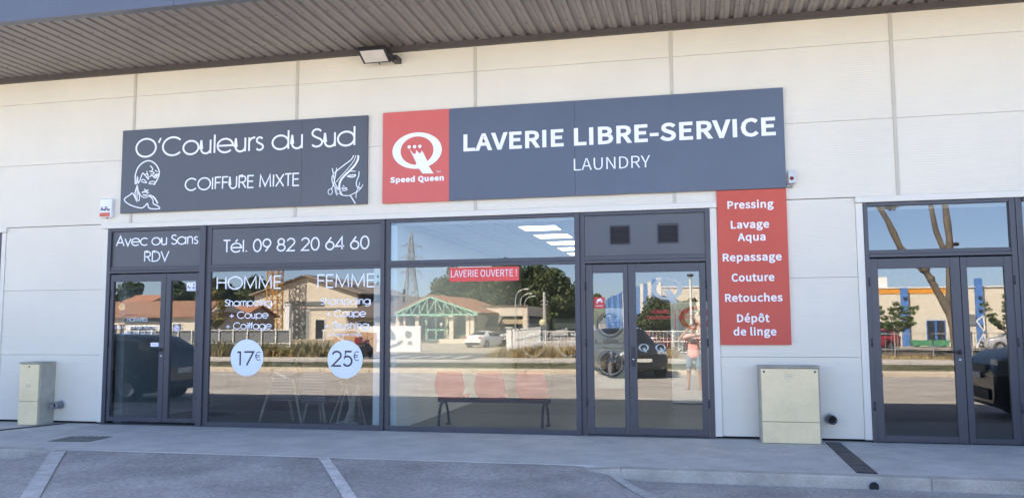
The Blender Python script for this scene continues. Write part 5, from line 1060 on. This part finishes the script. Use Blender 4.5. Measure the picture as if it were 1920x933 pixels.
# street lamps receding along the side street
LST = mat('lamp_steel', (.46, .47, .47), .45, metal=.4)
lp0 = None
for i, (x, y) in enumerate(((-17.0, -67), (-19.05, -79), (-20.4, -88), (-23.7, -108), (-29.0, -138), (-31.3, -152), (-35.6, -178))):
    if lp0 is None:
        lp0 = thing('street_lamp', (x, y, GB), '', 'street lamp')
        MB().tube([(x, y, GB), (x, y, 3.7), (x+.06, y, 4.15), (x+.25, y, 4.5), (x+.55, y, 4.72), (x+.95, y, 4.82)], [.075, .055, .05, .045, .04, .035], 9).build('pole', LST, lp0)
        MB().ball((x+1.15, y, 4.82), .2, 12, (1.3, .65, .35)).build('lamp_head', mat('lamp_head', (.62, .63, .63), .35), lp0); o = lp0
    else: o = copy_tree(lp0); o.location = (x, y, GB)
    o['label'] = ('nearest', 'second nearest', 'third nearest', 'middle', 'third farthest', 'second farthest', 'farthest')[i]+' curved-arm street lamp of the row beside the cream building'; o['group'] = 'street lamps along the side street'
t = thing('utility_pole', (-16.45, -80, GB), 'tall tapering concrete utility pole at the end of the lamp row', 'pole')
MB().tube([(-16.45, -80, GB), (-16.5, -80, 5.0)], [.26, .16], 8).build('pole', mat('pole_concrete', (.42, .40, .37), .85, var=.1), t); MB().bar((-16.5, -80, 1.2), (-15.6, -80, -.4), .1).build('stay', LST, t)
for z in (4.0, 3.6): MB().bar((-16.9, -80, z), (-16.1, -80, z), .08).build('cross_arm', LST, t)
# white gate and fences
def fence(name, p0, p1, n, h, label, bars=0, rails=(.10, .55, .98), m=WHP, pw=.07, cat='fence'):
    p0, p1 = Vector((*p0, GB)), Vector((*p1, GB)); t = thing(name, p0, label, cat)
    for i in range(n+1):
        q = p0.lerp(p1, i/n); MB().bar(q, q+Vector((0, 0, h*1.06)), pw).build('post', m, t)
    mb = MB()
    for r_ in rails: mb.bar(p0+Vector((0, 0, h*r_)), p1+Vector((0, 0, h*r_)), .045)
    mb.build('rails', m, t)
    if bars:
        mb = MB(); k = n*bars
        for i in range(k):
            q = p0.lerp(p1, (i+.5)/k); mb.bar(q+Vector((0, 0, h*.1)), q+Vector((0, 0, h*.98)), .016)
        mb.build('mesh_panel', m, t)
    return t
fence('white_fence', (-11.2, -40), (2.6, -40), 7, 1.45, 'white bar fence with tall posts facing the road, left of the mast', 9)
fence('white_fence', (-11.7, -42), (-14.4, -66), 9, 1.5, 'white close-barred fence running back along the driveway', 14, pw=.12)
t = thing('gate_pillar', (-11.55, -40, GB), 'white square gate pillar at the driveway entrance', 'pillar'); MB().bevbox(-11.72, -11.38, -40.2, -39.86, GB, 1.2, .02).build('shaft', WHP, t); MB().bevbox(-11.8, -11.3, -40.28, -39.78, 1.2, 1.29, .015).build('cap', mat('pillar_cap', (.5, .49, .46), .8), t)
t = fence('grey_panel_fence', (-38.4, -38.6), (-26.0, -38.6), 12, 1.62, 'grey corrugated fence with white posts on a low wall', 0, rails=(.45, .98)); MB().box(-38.3, -26.05, -38.72, -38.66, .32, 1.18).build('sheet_panel', GREYM, t); MB().box(-38.5, -25.2, -38.9, -38.67, GB, .31).build('low_wall', RENDW, t)
t = thing('white_column', (-26.8, -39.8, GB), 'tall white square column beside the grey panel fence', 'column'); MB().bevbox(-26.98, -26.62, -39.98, -39.62, GB, 2.84, .02).build('shaft', WHP, t); MB().bevbox(-27.03, -26.57, -40.03, -39.57, 2.84, 2.92, .01).build('cap', WHP, t)
t = thing('white_barrier', (-22.1, -38, GB), 'white tubular barrier frame with a slanting brace', 'barrier')
MB().bar((-23.4, -38, 1.14), (-20.9, -38, 1.16), .09).build('top_rail', WHP, t); MB().bar((-22.9, -38, 1.1), (-21.2, -38, -.1), .08).build('brace', WHP, t)
for x in (-23.35, -22.0, -20.95): MB().bar((x, -38, GB), (x, -38, 1.12), .07).build('leg', WHP, t)
t = thing('timber_screen', (-22.6, -41, GB), 'tan timber boards leaning behind the white barrier', 'timber boards')
for i in range(5): MB().bevbox(-24.0+.62*i, -23.42+.62*i, -41.05, -41, GB, .95+.04*(i % 2), .01).build('board', mat('tan_board', (.45, .28, .16), .8, var=.2, scale=3), t)
# industrial buildings on the right
t = thing('blue_hall', (-5.4, -62, GB), 'hall clad in blue and white vertical strips with a receding front', 'building')
A, B = Vector((-9.2, -76, 0)), Vector((-3.0, -56, 0)); n = 15
for i in range(n):
    a, b = A.lerp(B, i/n), A.lerp(B, (i+.94)/n); hh = 3.95+1.0*i/n+.08*(i % 3)
    MB().prism([(a.x, a.y), (b.x, b.y), (b.x+.30, b.y-.8), (a.x+.30, a.y-.8)], GB, hh, 'z').build('cladding_strip', WHP if i in (6, 9, 11, 13) else (BLUEC if i % 2 else mat('blue_cladding_pale', (.15, .30, .60), .5, var=.08, scale=.6)), t)
MB().prism([(A.x+.5, A.y-.5), (B.x-.3, B.y-1.1), (B.x+.3, B.y-1.3), (A.x+8, A.y-3)], GB, 3.8, 'z').build('wall', mat('hall_blue_dark', (.07, .15, .36), .6), t)
MB().prism([(B.x+.02, B.y-.05), (B.x+.40, B.y-.05), (B.x+.40, B.y-1.0), (B.x+.02, B.y-1.0)], GB, 5.1, 'z').build('corner_pier', WHP, t)
t = thing('white_hall', (3, -73, GB), 'long flat-topped white hall behind the camera mast', 'building')
MB().box(-4.0, 13.2, -90, -73, GB, 5.0).build('wall', HALLW, t); MB().box(-4.1, 13.3, -90, -72.9, 5.0, 5.12).build('coping', WHP, t)
for x in (-2.6, 1.0, 4.6, 8.2): opening(t, x, x+1.6, GB, 2.2, -72.99, mat('door_blue', (.06, .16, .46), .5), name='door')
t = thing('cream_hall', (18.5, -58, GB), 'cream industrial hall with an orange top band and blue pilasters', 'building')
MB().box(13.2, 27, -72, -58, GB, 4.05).build('wall', HALLW, t); MB().box(13.2, 20.0, -58, -57.96, 3.66, 4.06).build('top_band', ORNG, t); MB().box(13.1, 27.1, -72, -57.9, 4.07, 4.16).build('coping', WHP, t)
for x, z in ((15.9, 4.1), (21.2, 4.75)):
    p_ = MB().box(x-.24, x+.24, -57.98, -57.6, GB, z).build('pilaster', BLUEC, t)
    for zz in (1.0, 2.2, 3.2): MB().box(x-.1, x+.14, -57.59, -57.5, zz, zz+.18).build('bracket', DSTEEL, p_)
opening(t, 17.45, 18.1, GB, 1.58, -57.99, mat('door_blue', (.06, .16, .46), .5), name='door'); opening(t, 18.12, 18.78, GB, 1.58, -57.99, mat('door_blue', (.06, .16, .46), .5), name='door')
MB().box(20.0, 20.9, -57.99, -57.9, 1.2, 2.0).build('louvre', GREYM, t); MB().box(14.0, 14.9, -59.5, -58.6, 4.16, 5.0).build('roof_unit', WHP, t)
t = thing('metal_frame', (20.5, -55, GB), 'zigzag white metal frame standing before the cream hall', 'frame'); MB().bar((20.0, -55, GB), (20.6, -55, .7), .08).bar((20.6, -55, .7), (20.1, -55, 1.5), .08).bar((20.1, -55, 1.5), (20.6, -55, 1.9), .08).bar((20.6, -55, GB), (20.6, -55, 1.9), .08).build('frame', WHP, t)
t = thing('green_trough', (17.1, -56, GB), 'long green metal trough in front of the blue door', 'trough'); MB().prism([(15.9, GB+.12), (18.3, GB+.12), (18.45, .10), (15.75, .10)], -56.4, -55.6, 'y').build('tank', mat('trough_green', (.07, .26, .13), .6), t)
for x in (16.1, 17.9): MB().box(x, x+.25, -56.3, -55.7, GB, GB+.12).build('skid', DSTEEL, t)
fence('wire_fence', (2.9, -37.3), (26, -37.3), 12, 1.3, 'thin grey wire fence with slim posts on a dark low wall', 6, rails=(.35, .98), m=mat('fence_grey', (.33, .34, .34), .6, metal=.3), pw=.06)
t = thing('low_wall', (14, -37.5, GB), 'dark weathered low wall under the wire fence', 'wall'); MB().bevbox(2.8, 26, -37.7, -37.4, GB, -.06, .02).build('wall', mat('dark_wall', (.14, .125, .105), .9, var=.3, scale=2), t)
t = thing('camera_mast', (-.19, -30.9, -.45), 'slim white mast with a small camera head', 'mast')
MB().tube([(-.19, -32.2, -.45), (-.19, -32.2, 3.85)], [.085, .055], 10).build('pole', WHP, t); MB().lathe([(.0, 3.86), (.16, 3.88), (.17, 3.98), (.06, 4.02), (0, 4.02)], (-.19, -32.2, 0), 14).build('camera_head', DSTEEL, t)
t = thing('road_sign', (-2.75, -36, GB), 'small round red and white road sign beside the bar fence', 'road sign'); MB().tube([(-2.75, -36, GB), (-2.75, -36, .95)], .03, 6).build('post', LST, t); MB().lathe([(0, -35.95), (.22, -35.95), (.22, -35.93), (0, -35.93)], (-2.75, 0, .75), 20, 'y').build('disc', SIGNRED, t); MB().box(-2.90, -2.60, -35.928, -35.922, .71, .79).build('bar', WHP, t)
t = thing('round_sign', (-13.4, -62, GB), 'pale yellow round sign on a post in front of the lamp row', 'road sign'); MB().tube([(-13.4, -62, GB), (-13.4, -62, 1.2)], .04, 6).build('post', LST, t); MB().lathe([(0, -61.9), (.33, -61.9), (.33, -61.87), (0, -61.87)], (-13.4, 0, 1.55), 20, 'y').build('disc', mat('sign_yellow', (.5, .48, .28), .5), t)

# ------------------------------------------------------------------ vehicles
TYRE = mat('tyre', (.018, .018, .019), .8); CARGL = mat('car_glass', (.02, .024, .028), .06, spec=.9); RIMM = mat('alloy', (.45, .45, .47), .3, metal=.8); LAMPW = mat('headlight', (.55, .58, .6), .1, spec=.9); LAMPR = mat('tail_light', (.40, .02, .02), .15, spec=.8); PLATE = mat('plate', (.72, .72, .70), .4); TRIMB = mat('trim_black', (.02, .02, .022), .55)
def paint(n, c, r=.22): return mat('car_paint_'+n, c, r, var=.03, spec=.8)
HATCH = [(-.5, .36, .70, .72, .80, .70), (-.487, .26, .84, .95, .90, .76), (-.45, .21, .90, 1.20, .96, .74), (-.37, .18, .92, 1.39, .99, .72), (-.10, .18, .92, 1.45, 1, .72), (.08, .18, .92, 1.42, 1, .72), (.235, .18, .93, 1.00, 1, .80), (.26, .18, .91, .945, .99, .84), (.42, .20, .80, .82, .95, .82), (.485, .28, .67, .69, .86, .74), (.5, .37, .58, .60, .73, .66)]
SUV = [(-.5, .42, .78, .80, .82, .72), (-.488, .30, .95, 1.10, .92, .76), (-.46, .26, 1.02, 1.40, .97, .75), (-.42, .24, 1.03, 1.58, .99, .74), (-.10, .24, 1.03, 1.64, 1, .75), (.08, .24, 1.03, 1.60, 1, .75), (.225, .24, 1.06, 1.13, 1, .82), (.25, .24, 1.04, 1.08, .99, .86), (.43, .26, .95, .98, .96, .84), (.485, .32, .82, .84, .90, .78), (.5, .42, .70, .72, .80, .70)]
SEDAN = [(-.5, .36, .74, .76, .80, .72), (-.488, .26, .90, .94, .90, .80), (-.40, .20, .93, 1.00, .96, .82), (-.355, .18, .93, 1.04, .98, .78), (-.20, .18, .92, 1.36, 1, .68), (-.05, .18, .92, 1.40, 1, .68), (.06, .18, .92, 1.36, 1, .68), (.22, .18, .90, .97, 1, .78), (.25, .18, .88, .92, .99, .84), (.43, .20, .78, .80, .95, .82), (.485, .28, .66, .68, .86, .74), (.5, .37, .57, .59, .74, .66)]
def car(name, loc, yaw, st, L, W, H, pm, label, cat='car'):
    t = thing(name, (0, 0, 0), label, cat); kz = H/max(s[3] for s in st); hw = W/2
    rings = []
    for (x, zl, zb, zt, wb, wt) in st:
        zl, zb, zt = zl*kz, zb*kz, zt*kz; b, w = hw*wb, hw*wt
        if zt-zb < .12: w = b*.86
        half = [(0, zl), (b*.86, zl), (b*.97, zl+.07), (b, zl+(zb-zl)*.5), (b*.985, zb-.05), (b*.955, zb), (w+.012, zb+(zt-zb)*.86), (w*.88, zb+(zt-zb)*.97), (w*.5, zt+.008), (0, zt+.012)]
        rings.append([(x*L, y, z) for y, z in half]+[(x*L, -y, z) for y, z in half[-2:0:-1]])
    m = len(rings[0]); mb = MB(); v = [q for r_ in rings for q in r_]
    mb.add(v, [(i*m+k, i*m+(k+1) % m, (i+1)*m+(k+1) % m, (i+1)*m+k) for i in range(len(rings)-1) for k in range(m)], True)
    mb.add(rings[0], [list(range(m))]); mb.add(rings[-1], [list(range(m))])
    body = mb.build('body', pm, t)
    cab = [i for i, s in enumerate(st) if s[3]-s[2] > .3]
    lerp = lambda p, q, f: tuple(p[j]+(q[j]-p[j])*f for j in range(3))
    def out(p, d=.008): return (p[0], p[1]+(d if p[1] > 0 else -d), p[2]+.004)
    for sgn in (5, m-5-0):
        lo = 5 if sgn == 5 else m-5; hi = 6 if sgn == 5 else m-6
        spans = [(cab[0], cab[len(cab)//2], .12, .96), (cab[len(cab)//2], min(cab[-1]+1, len(st)-1), .04, .82)]
        for i0, i1, f0, f1 in spans:
            mb = MB(); n = 7
            P = []
            for k in range(n):
                f = f0+(f1-f0)*k/(n-1); xx = st[i0][0]+(st[i1][0]-st[i0][0])*f
                j = max(i for i in range(len(st)-1) if st[i][0] <= xx+1e-9); ff = (xx-st[j][0])/(st[j+1][0]-st[j][0])
                a, b = lerp(rings[j][lo], rings[j+1][lo], ff), lerp(rings[j][hi], rings[j+1][hi], ff)
                P.append((out(lerp(a, b, .06)), out(lerp(a, b, .9))))
            for k in range(n-1): mb.quad(P[k][0], P[k+1][0], P[k+1][1], P[k][1])
            mb.build('side_window', CARGL, t)
    def screen(i0, i1, nm, f0=.08, f1=.92):
        mb = MB(); idx = [6, 7, 8, 9, 10, 11, 12]; dx = .012 if st[i0][0] > 0 else -.012
        A = [lerp(rings[i0][k], rings[i1][k], f0) for k in idx]; B = [lerp(rings[i0][k], rings[i1][k], f1) for k in idx]
        f = lambda p: (p[0]+dx, p[1]*.93, p[2]+.010)
        for k in range(len(idx)-1): mb.quad(f(A[k]), f(A[k+1]), f(B[k+1]), f(B[k]))
        mb.build(nm, CARGL, t)
    screen(cab[-1]+1, cab[-1], 'windscreen'); screen(max(cab[0]-1, 0), cab[0]+(1 if st is not SEDAN else 0), 'rear_window', .1, .9)
    rw = .315*kz if H < 1.55 else .36; zf = rw
    for sx in (-.305, .31):
        for sy in (-1, 1):
            yo = sy*(hw-.005); c = (sx*L, 0, zf)
            w_ = MB().lathe([(rw*.62, yo), (rw*.97, yo), (rw, yo-sy*.03), (rw, yo-sy*.2), (rw*.6, yo-sy*.2)], c, 24, 'y').build('wheel', TYRE, t)
            MB().lathe([(0, yo-sy*.015), (rw*.2, yo-sy*.005), (rw*.55, yo-sy*.03), (rw*.64, yo-sy*.004)], c, 20, 'y').build('rim', RIMM, w_)
            MB().lathe([(rw*1.14, yo-sy*.012), (rw*1.12, yo+sy*.004), (rw*.98, yo-sy*.008)], c, 26, 'y').build('wheel_arch', TRIMB, t)
    zb = st[-2][2]*kz
    for sy in (-1, 1):
        MB().bevbox(.45*L, .489*L, sy*hw*.52, sy*hw*.84, zb-.06, zb+.05*kz, .02).build('headlight', LAMPW, t)
        MB().bevbox(-.497*L, -.47*L, sy*hw*.60, sy*hw*.88, .74*kz, .92*kz, .02).build('tail_light', LAMPR, t)
        MB().bevbox(.19*L, .235*L, sy*(hw*.98), sy*(hw+.17), .95*kz, 1.08*kz, .03).build('mirror', pm, t)
    MB().bevbox(.47*L, .506*L, -hw*.50, hw*.50, zb-.16, zb-.02, .02).build('grille', TRIMB, t); MB().bevbox(.46*L, .507*L, -hw*.62, hw*.62, .30*kz, .46*kz, .02).build('bumper_intake', TRIMB, t)
    MB().box(.5065*L, .509*L, -.26, .26, zb-.27, zb-.16).build('number_plate', PLATE, t); MB().box(-.506*L, -.4985*L, -.26, .26, .60*kz, .71*kz).build('number_plate', PLATE, t)
    MB().bevbox(-.503*L, -.46*L, -hw*.78, hw*.78, .28*kz, .44*kz, .02).build('rear_bumper', TRIMB, t)
    t.location = loc; t.rotation_euler = (0, 0, R(yaw))
    return t
car('parked_hatchback', (-13.55, -5.6, gz(-13, -5.6)), 180, HATCH, 4.2, 1.78, 1.50, paint('dark_plum', (.030, .018, .020)), 'dark plum hatchback parked in the shade beyond the salon door')
VAN = [(x, zl*.62, zb, zt, wb, wt) for x, zl, zb, zt, wb, wt in SUV]
car('parked_van', (7.25, -4.6, gz(7.0, -4.6)), 180, VAN, 4.9, 1.95, 1.92, paint('slate', (.022, .025, .034)), 'dark slate van parked in the shade beyond the right-hand shopfront', 'van')
car('parked_suv', (-2.46, -17.57, gz(-2, -17)), 66, SUV, 4.1, 1.84, 1.62, paint('black', (.026, .029, .040), .15), 'black SUV facing the laundry with its bonnet towards the shops')
car('parked_car', (-17.0, -55.5, GB), -72, SEDAN, 4.3, 1.8, 1.34, paint('white', (.72, .72, .71)), 'low white car parked before the green pavilion')
car('parked_car', (-15.3, -58.5, GB), -80, HATCH, 4.1, 1.75, 1.48, paint('charcoal', (.04, .042, .046)), 'charcoal car parked just behind the white one by the pavilion')
car('parked_car', (-2.3, -46, GB), 8, SEDAN, 4.4, 1.8, 1.42, paint('maroon', (.10, .018, .02)), 'dark maroon car parked in front of the blue and white cladding')
car('parked_car', (11.6, -50, GB), 170, HATCH, 4.0, 1.72, 1.46, paint('red', (.30, .025, .03)), 'red hatchback parked beside the spreading young tree')
car('parked_car', (19.5, -45, GB), 186, HATCH, 4.3, 1.78, 1.50, paint('silver', (.34, .35, .37)), 'silver grey car parked before the cream hall')
t = thing('motorcycle', (-18.4, -33.0, -.40), 'dark motorcycle with a red tail parked at the road edge', 'motorcycle')
def mw_(y, z0=-.40): return MB().lathe([(.20, -18.4-.06), (.31, -18.4-.06), (.33, -18.4-.03), (.33, -18.4+.03), (.31, -18.4+.06), (.20, -18.4+.06)], (0, y, z0+.33), 24, 'x')
mw_(-32.3).build('wheel', TYRE, t); mw_(-33.7).build('wheel', TYRE, t)
MB().bevbox(-18.58, -18.22, -33.5, -32.7, -.05, .35, .08).build('engine', DSTEEL, t); MB().bevbox(-18.56, -18.24, -33.3, -32.7, .34, .62, .1).build('fuel_tank', paint('motor_red', (.20, .012, .016)), t)
MB().bevbox(-18.56, -18.24, -32.75, -32.1, .36, .50, .05).build('seat', BLACKP, t); MB().bevbox(-18.58, -18.22, -32.2, -31.85, .42, .80, .06).build('tail_box', paint('motor_red', (.20, .012, .016)), t)
for s in (-1, 1): MB().bevbox(-18.4+s*.33-.12, -18.4+s*.33+.12, -32.5, -31.9, .02, .42, .05).build('pannier', BLACKP, t)
MB().tube([(-18.78, -33.25, .72), (-18.4, -33.4, .66), (-18.02, -33.25, .72)], .02, 8).build('handlebar', DSTEEL, t); MB().bar((-18.4, -33.4, .6), (-18.4, -33.7, -.1), .1).build('fork', DSTEEL, t)
MB().tube([(-18.4, -32.8, -.1), (-18.7, -32.75, -.40)], .02, 6).build('side_stand', DSTEEL, t)

# ------------------------------------------------------------------ the photographer
def skin(name, verts, edges, root, m, parent, sub=2):
    off = parent.location if parent else Vector((0, 0, 0))
    me = bpy.data.meshes.new(name); me.from_pydata([(Vector(v[0])-off)[:] for v in verts], edges, []); o = bpy.data.objects.new(name, me); COL.objects.link(o)
    md = o.modifiers.new('skin', 'SKIN'); md.use_smooth_shade = True; md.branch_smoothing = .4
    for i, v in enumerate(verts):
        r_ = v[1]; sv = me.skin_vertices[0].data[i]; sv.radius = r_ if isinstance(r_, tuple) else (r_, r_); sv.use_root = (i == root)
    s_ = o.modifiers.new('sub', 'SUBSURF'); s_.levels = sub; s_.render_levels = sub
    dg = bpy.context.evaluated_depsgraph_get(); new = bpy.data.meshes.new_from_object(o.evaluated_get(dg)); o.modifiers.clear(); o.data = new; bpy.data.meshes.remove(me)
    new.materials.clear(); new.materials.append(m)
    for p in new.polygons: p.use_smooth = True
    if parent: o.parent = parent
    return o
PX, PY = -.06, -11.66; PG = gz(PX, PY); KH = .985
per = thing('person', (PX, PY, PG), 'person in a pink T-shirt, denim shorts and flip-flops holding up a phone', 'person')
SKIN = mat('skin', (.45, .265, .185), .5, var=.06); PINK = mat('pink_cotton', (.86, .44, .40), .85, var=.05, bump=.1); DENIM = mat('washed_denim', (.20, .28, .36), .85, var=.15, scale=8, bump=.15); HAIR = mat('short_hair', (.16, .11, .075), .8, var=.3, scale=30); SOLE = mat('flipflop', (.22, .10, .06), .7)
V = []; E = []
def add(p, r_, par=None):
    V.append(((PX+p[0], PY+p[1], PG+p[2]), r_)); i = len(V)-1
    if par is not None: E.append((par, i))
    return i
pel = add((0, 0, .98), (.155, .115)); wst = add((0, 0, 1.14), (.140, .108), pel); cht = add((0, .01, 1.32), (.165, .118), wst); upc = add((0, .0, 1.43), (.13, .095), cht); nk = add((0, .02, 1.53), .058, upc)
hd0 = add((0, .045, 1.585), (.080, .088), nk); hd1 = add((0, .05, 1.665), (.092, .112), hd0); hd2 = add((0, .035, 1.745), (.078, .095), hd1)
for s in (-1, 1):
    hp = add((s*.10, 0, .90), (.092, .10), pel); kn = add((s*.135, .015, .50), (.058, .062), hp); cf = add((s*.145, -.02, .36), (.056, .060), kn); an = add((s*.15, -.02, .10), .036, cf); he = add((s*.152, -.03, .045), (.036, .034), an); ft = add((s*.175, .10, .030), (.042, .022), he); add((s*.185, .17, .022), (.040, .015), ft)
    sh = add((s*.175, 0, 1.44), (.070, .068), upc); ua = add((s*.275, .04, 1.385), (.052, .052), sh); el = add((s*.37, .10, 1.33), .042, ua); fa = add((s*.315, .18, 1.44), .042, el); wr = add((.06+s*.185, .28, 1.655), (.026, .030), fa)
    pm_ = add((.06+s*.145, .315, 1.712), (.040, .018), wr); kn_ = add((.06+s*.118, .335, 1.752), (.038, .015), pm_)
    for k, (dz, ln) in enumerate(((.030, .050), (.010, .058), (-.010, .054), (-.030, .044))):
        f1 = add((.06+s*.098, .352, 1.770+dz), .0095, kn_); f2 = add((.06+s*(.098-.3*ln), .358, 1.780+dz), .0085, f1); add((.06+s*(.098-ln*.75), .356, 1.785+dz), .0075, f2)
    t1 = add((.06+s*.125, .300, 1.742), .012, pm_); t2 = add((.06+s*.098, .305, 1.762), .0105, t1); add((.06+s*.078, .312, 1.772), .009, t2)
body = skin('body', V, E, 0, SKIN, per)
face = MB(); hx, hy, hz = PX, PY, PG                # nose, ears, brow, mouth on the head
face.ball((hx, hy+.160, hz+1.648), .017, 10, (.8, 1, 1.4)); face.ball((hx, hy+.134, hz+1.598), .018, 10, (1.5, .6, .45))
for s in (-1, 1):
    face.ball((hx+s*.092, hy+.035, hz+1.65), .030, 10, (.35, .7, 1.1)); face.ball((hx+s*.032, hy+.140, hz+1.672), .013, 8, (1.2, .6, .8))
o = face.build('face', SKIN, per)
bm = bmesh.new(); bm.from_mesh(body.data); bm.from_mesh(o.data); bm.to_mesh(body.data); bm.free(); bpy.data.objects.remove(o)
for p in body.data.polygons: p.use_smooth = True
hb = MB(); bmh = bmesh.new(); bmesh.ops.create_uvsphere(bmh, u_segments=20, v_segments=14, radius=1)
for q in list(bmh.verts):
    if q.co.z < -.25+.55*max(0, q.co.y): bmh.verts.remove(q)
for q in bmh.verts: q.co = Vector((hx+q.co.x*.100, hy+.030+q.co.y*.116, hz+1.705+q.co.z*.105))
hb.from_bm(bmh, True).build('hair', HAIR, per)
V2 = []; E2 = []
def add2(p, r_, par=None, L=None):
    V2.append(((PX+p[0], PY+p[1], PG+p[2]), r_)); i = len(V2)-1
    if par is not None: E2.append((par, i))
    return i
a0 = add2((0, 0, .80), (.190, .150)); a = add2((0, 0, .95), (.188, .150), a0); b = add2((0, 0, 1.12), (.172, .138), a); c = add2((0, .01, 1.32), (.188, .140), b); d = add2((0, 0, 1.44), (.14, .105), c); add2((0, .012, 1.505), (.075, .070), d)
for s in (-1, 1):
    e = add2((s*.18, 0, 1.445), (.088, .085), d); add2((s*.30, .045, 1.37), (.080, .080), e)
skin('t_shirt', V2, E2, 0, PINK, per)
V2 = []; E2 = []
a = add2((0, 0, .97), (.176, .136)); add2((0, 0, 1.10), (.150, .115), a)
for s in (-1, 1):
    e = add2((s*.105, 0, .86), (.112, .118), a); f = add2((s*.128, .005, .68), (.098, .10), e); add2((s*.138, .01, .53), (.095, .098), f)
skin('shorts', V2, E2, 0, DENIM, per)
for s in (-1, 1):
    MB().lathe([(.074, .522), (.082, .520), (.082, .545), (.074, .547)], (PX+s*.138, PY+.01, PG), 18).build('hem', mat('frayed_hem', (.50, .55, .58), .9), per)
    fl = MB().prism([(PX+s*.172-.048, PY-.075), (PX+s*.172+.048, PY-.075), (PX+s*.185+.052, PY+.12), (PX+s*.185+.03, PY+.20), (PX+s*.185-.03, PY+.20), (PX+s*.185-.05, PY+.12)], PG+.001, PG+.018, 'z').build('flip_flop', SOLE, per)
MB().grid(lambda u, v: (PX+(u-.5)*.26, PY+.166-.55*((u-.5)*.26)**2*3.2+.004, PG+1.29+.085*v), 12, 4).build('chest_print', mat('print_grey', (.16, .15, .15), .8, var=.2, scale=20), per)
per.scale = (KH, KH, KH)
ph = thing('phone', (0, -11.325, 1.48), 'dark phone held up in front of the face in both hands', 'phone')
MB().bevbox(-.080, .080, -11.330, -11.321, 1.440, 1.516, .004).build('case', BLACKP, ph); MB().box(-.074, .074, -11.3312, -11.3302, 1.445, 1.511).build('screen', mat('phone_screen', (.05, .06, .08), .1), ph)

# ------------------------------------------------------------------ grit and litter on the ground nobody could count
mb = MB(); r = random.Random(11)
for k in range(420):
    u = r.random()
    if u < .5: x, y, z = r.uniform(-11, 4), -2.52-abs(r.gauss(0, .10)), None
    elif u < .8: x, y, z = r.uniform(-11, 4), r.uniform(-2.2, -.06), .001
    else: x, y, z = r.uniform(-9, 3), r.uniform(-5.5, -2.6), None
    if z is None: z = gz(x, y)+.002
    s = r.uniform(.004, .013); n = r.randint(4, 6)
    p = [(x+s*math.cos(6.28*i/n)*r.uniform(.7, 1.2), y+s*math.sin(6.28*i/n)*r.uniform(.7, 1.2), z) for i in range(n)]
    mb.add(p+[(x, y, z+s*.7)], [(i, (i+1) % n, n) for i in range(n)])
tag(mb.build('gravel', mat('grit', (.42, .40, .37), .9, var=.5, scale=3)), kind='stuff')
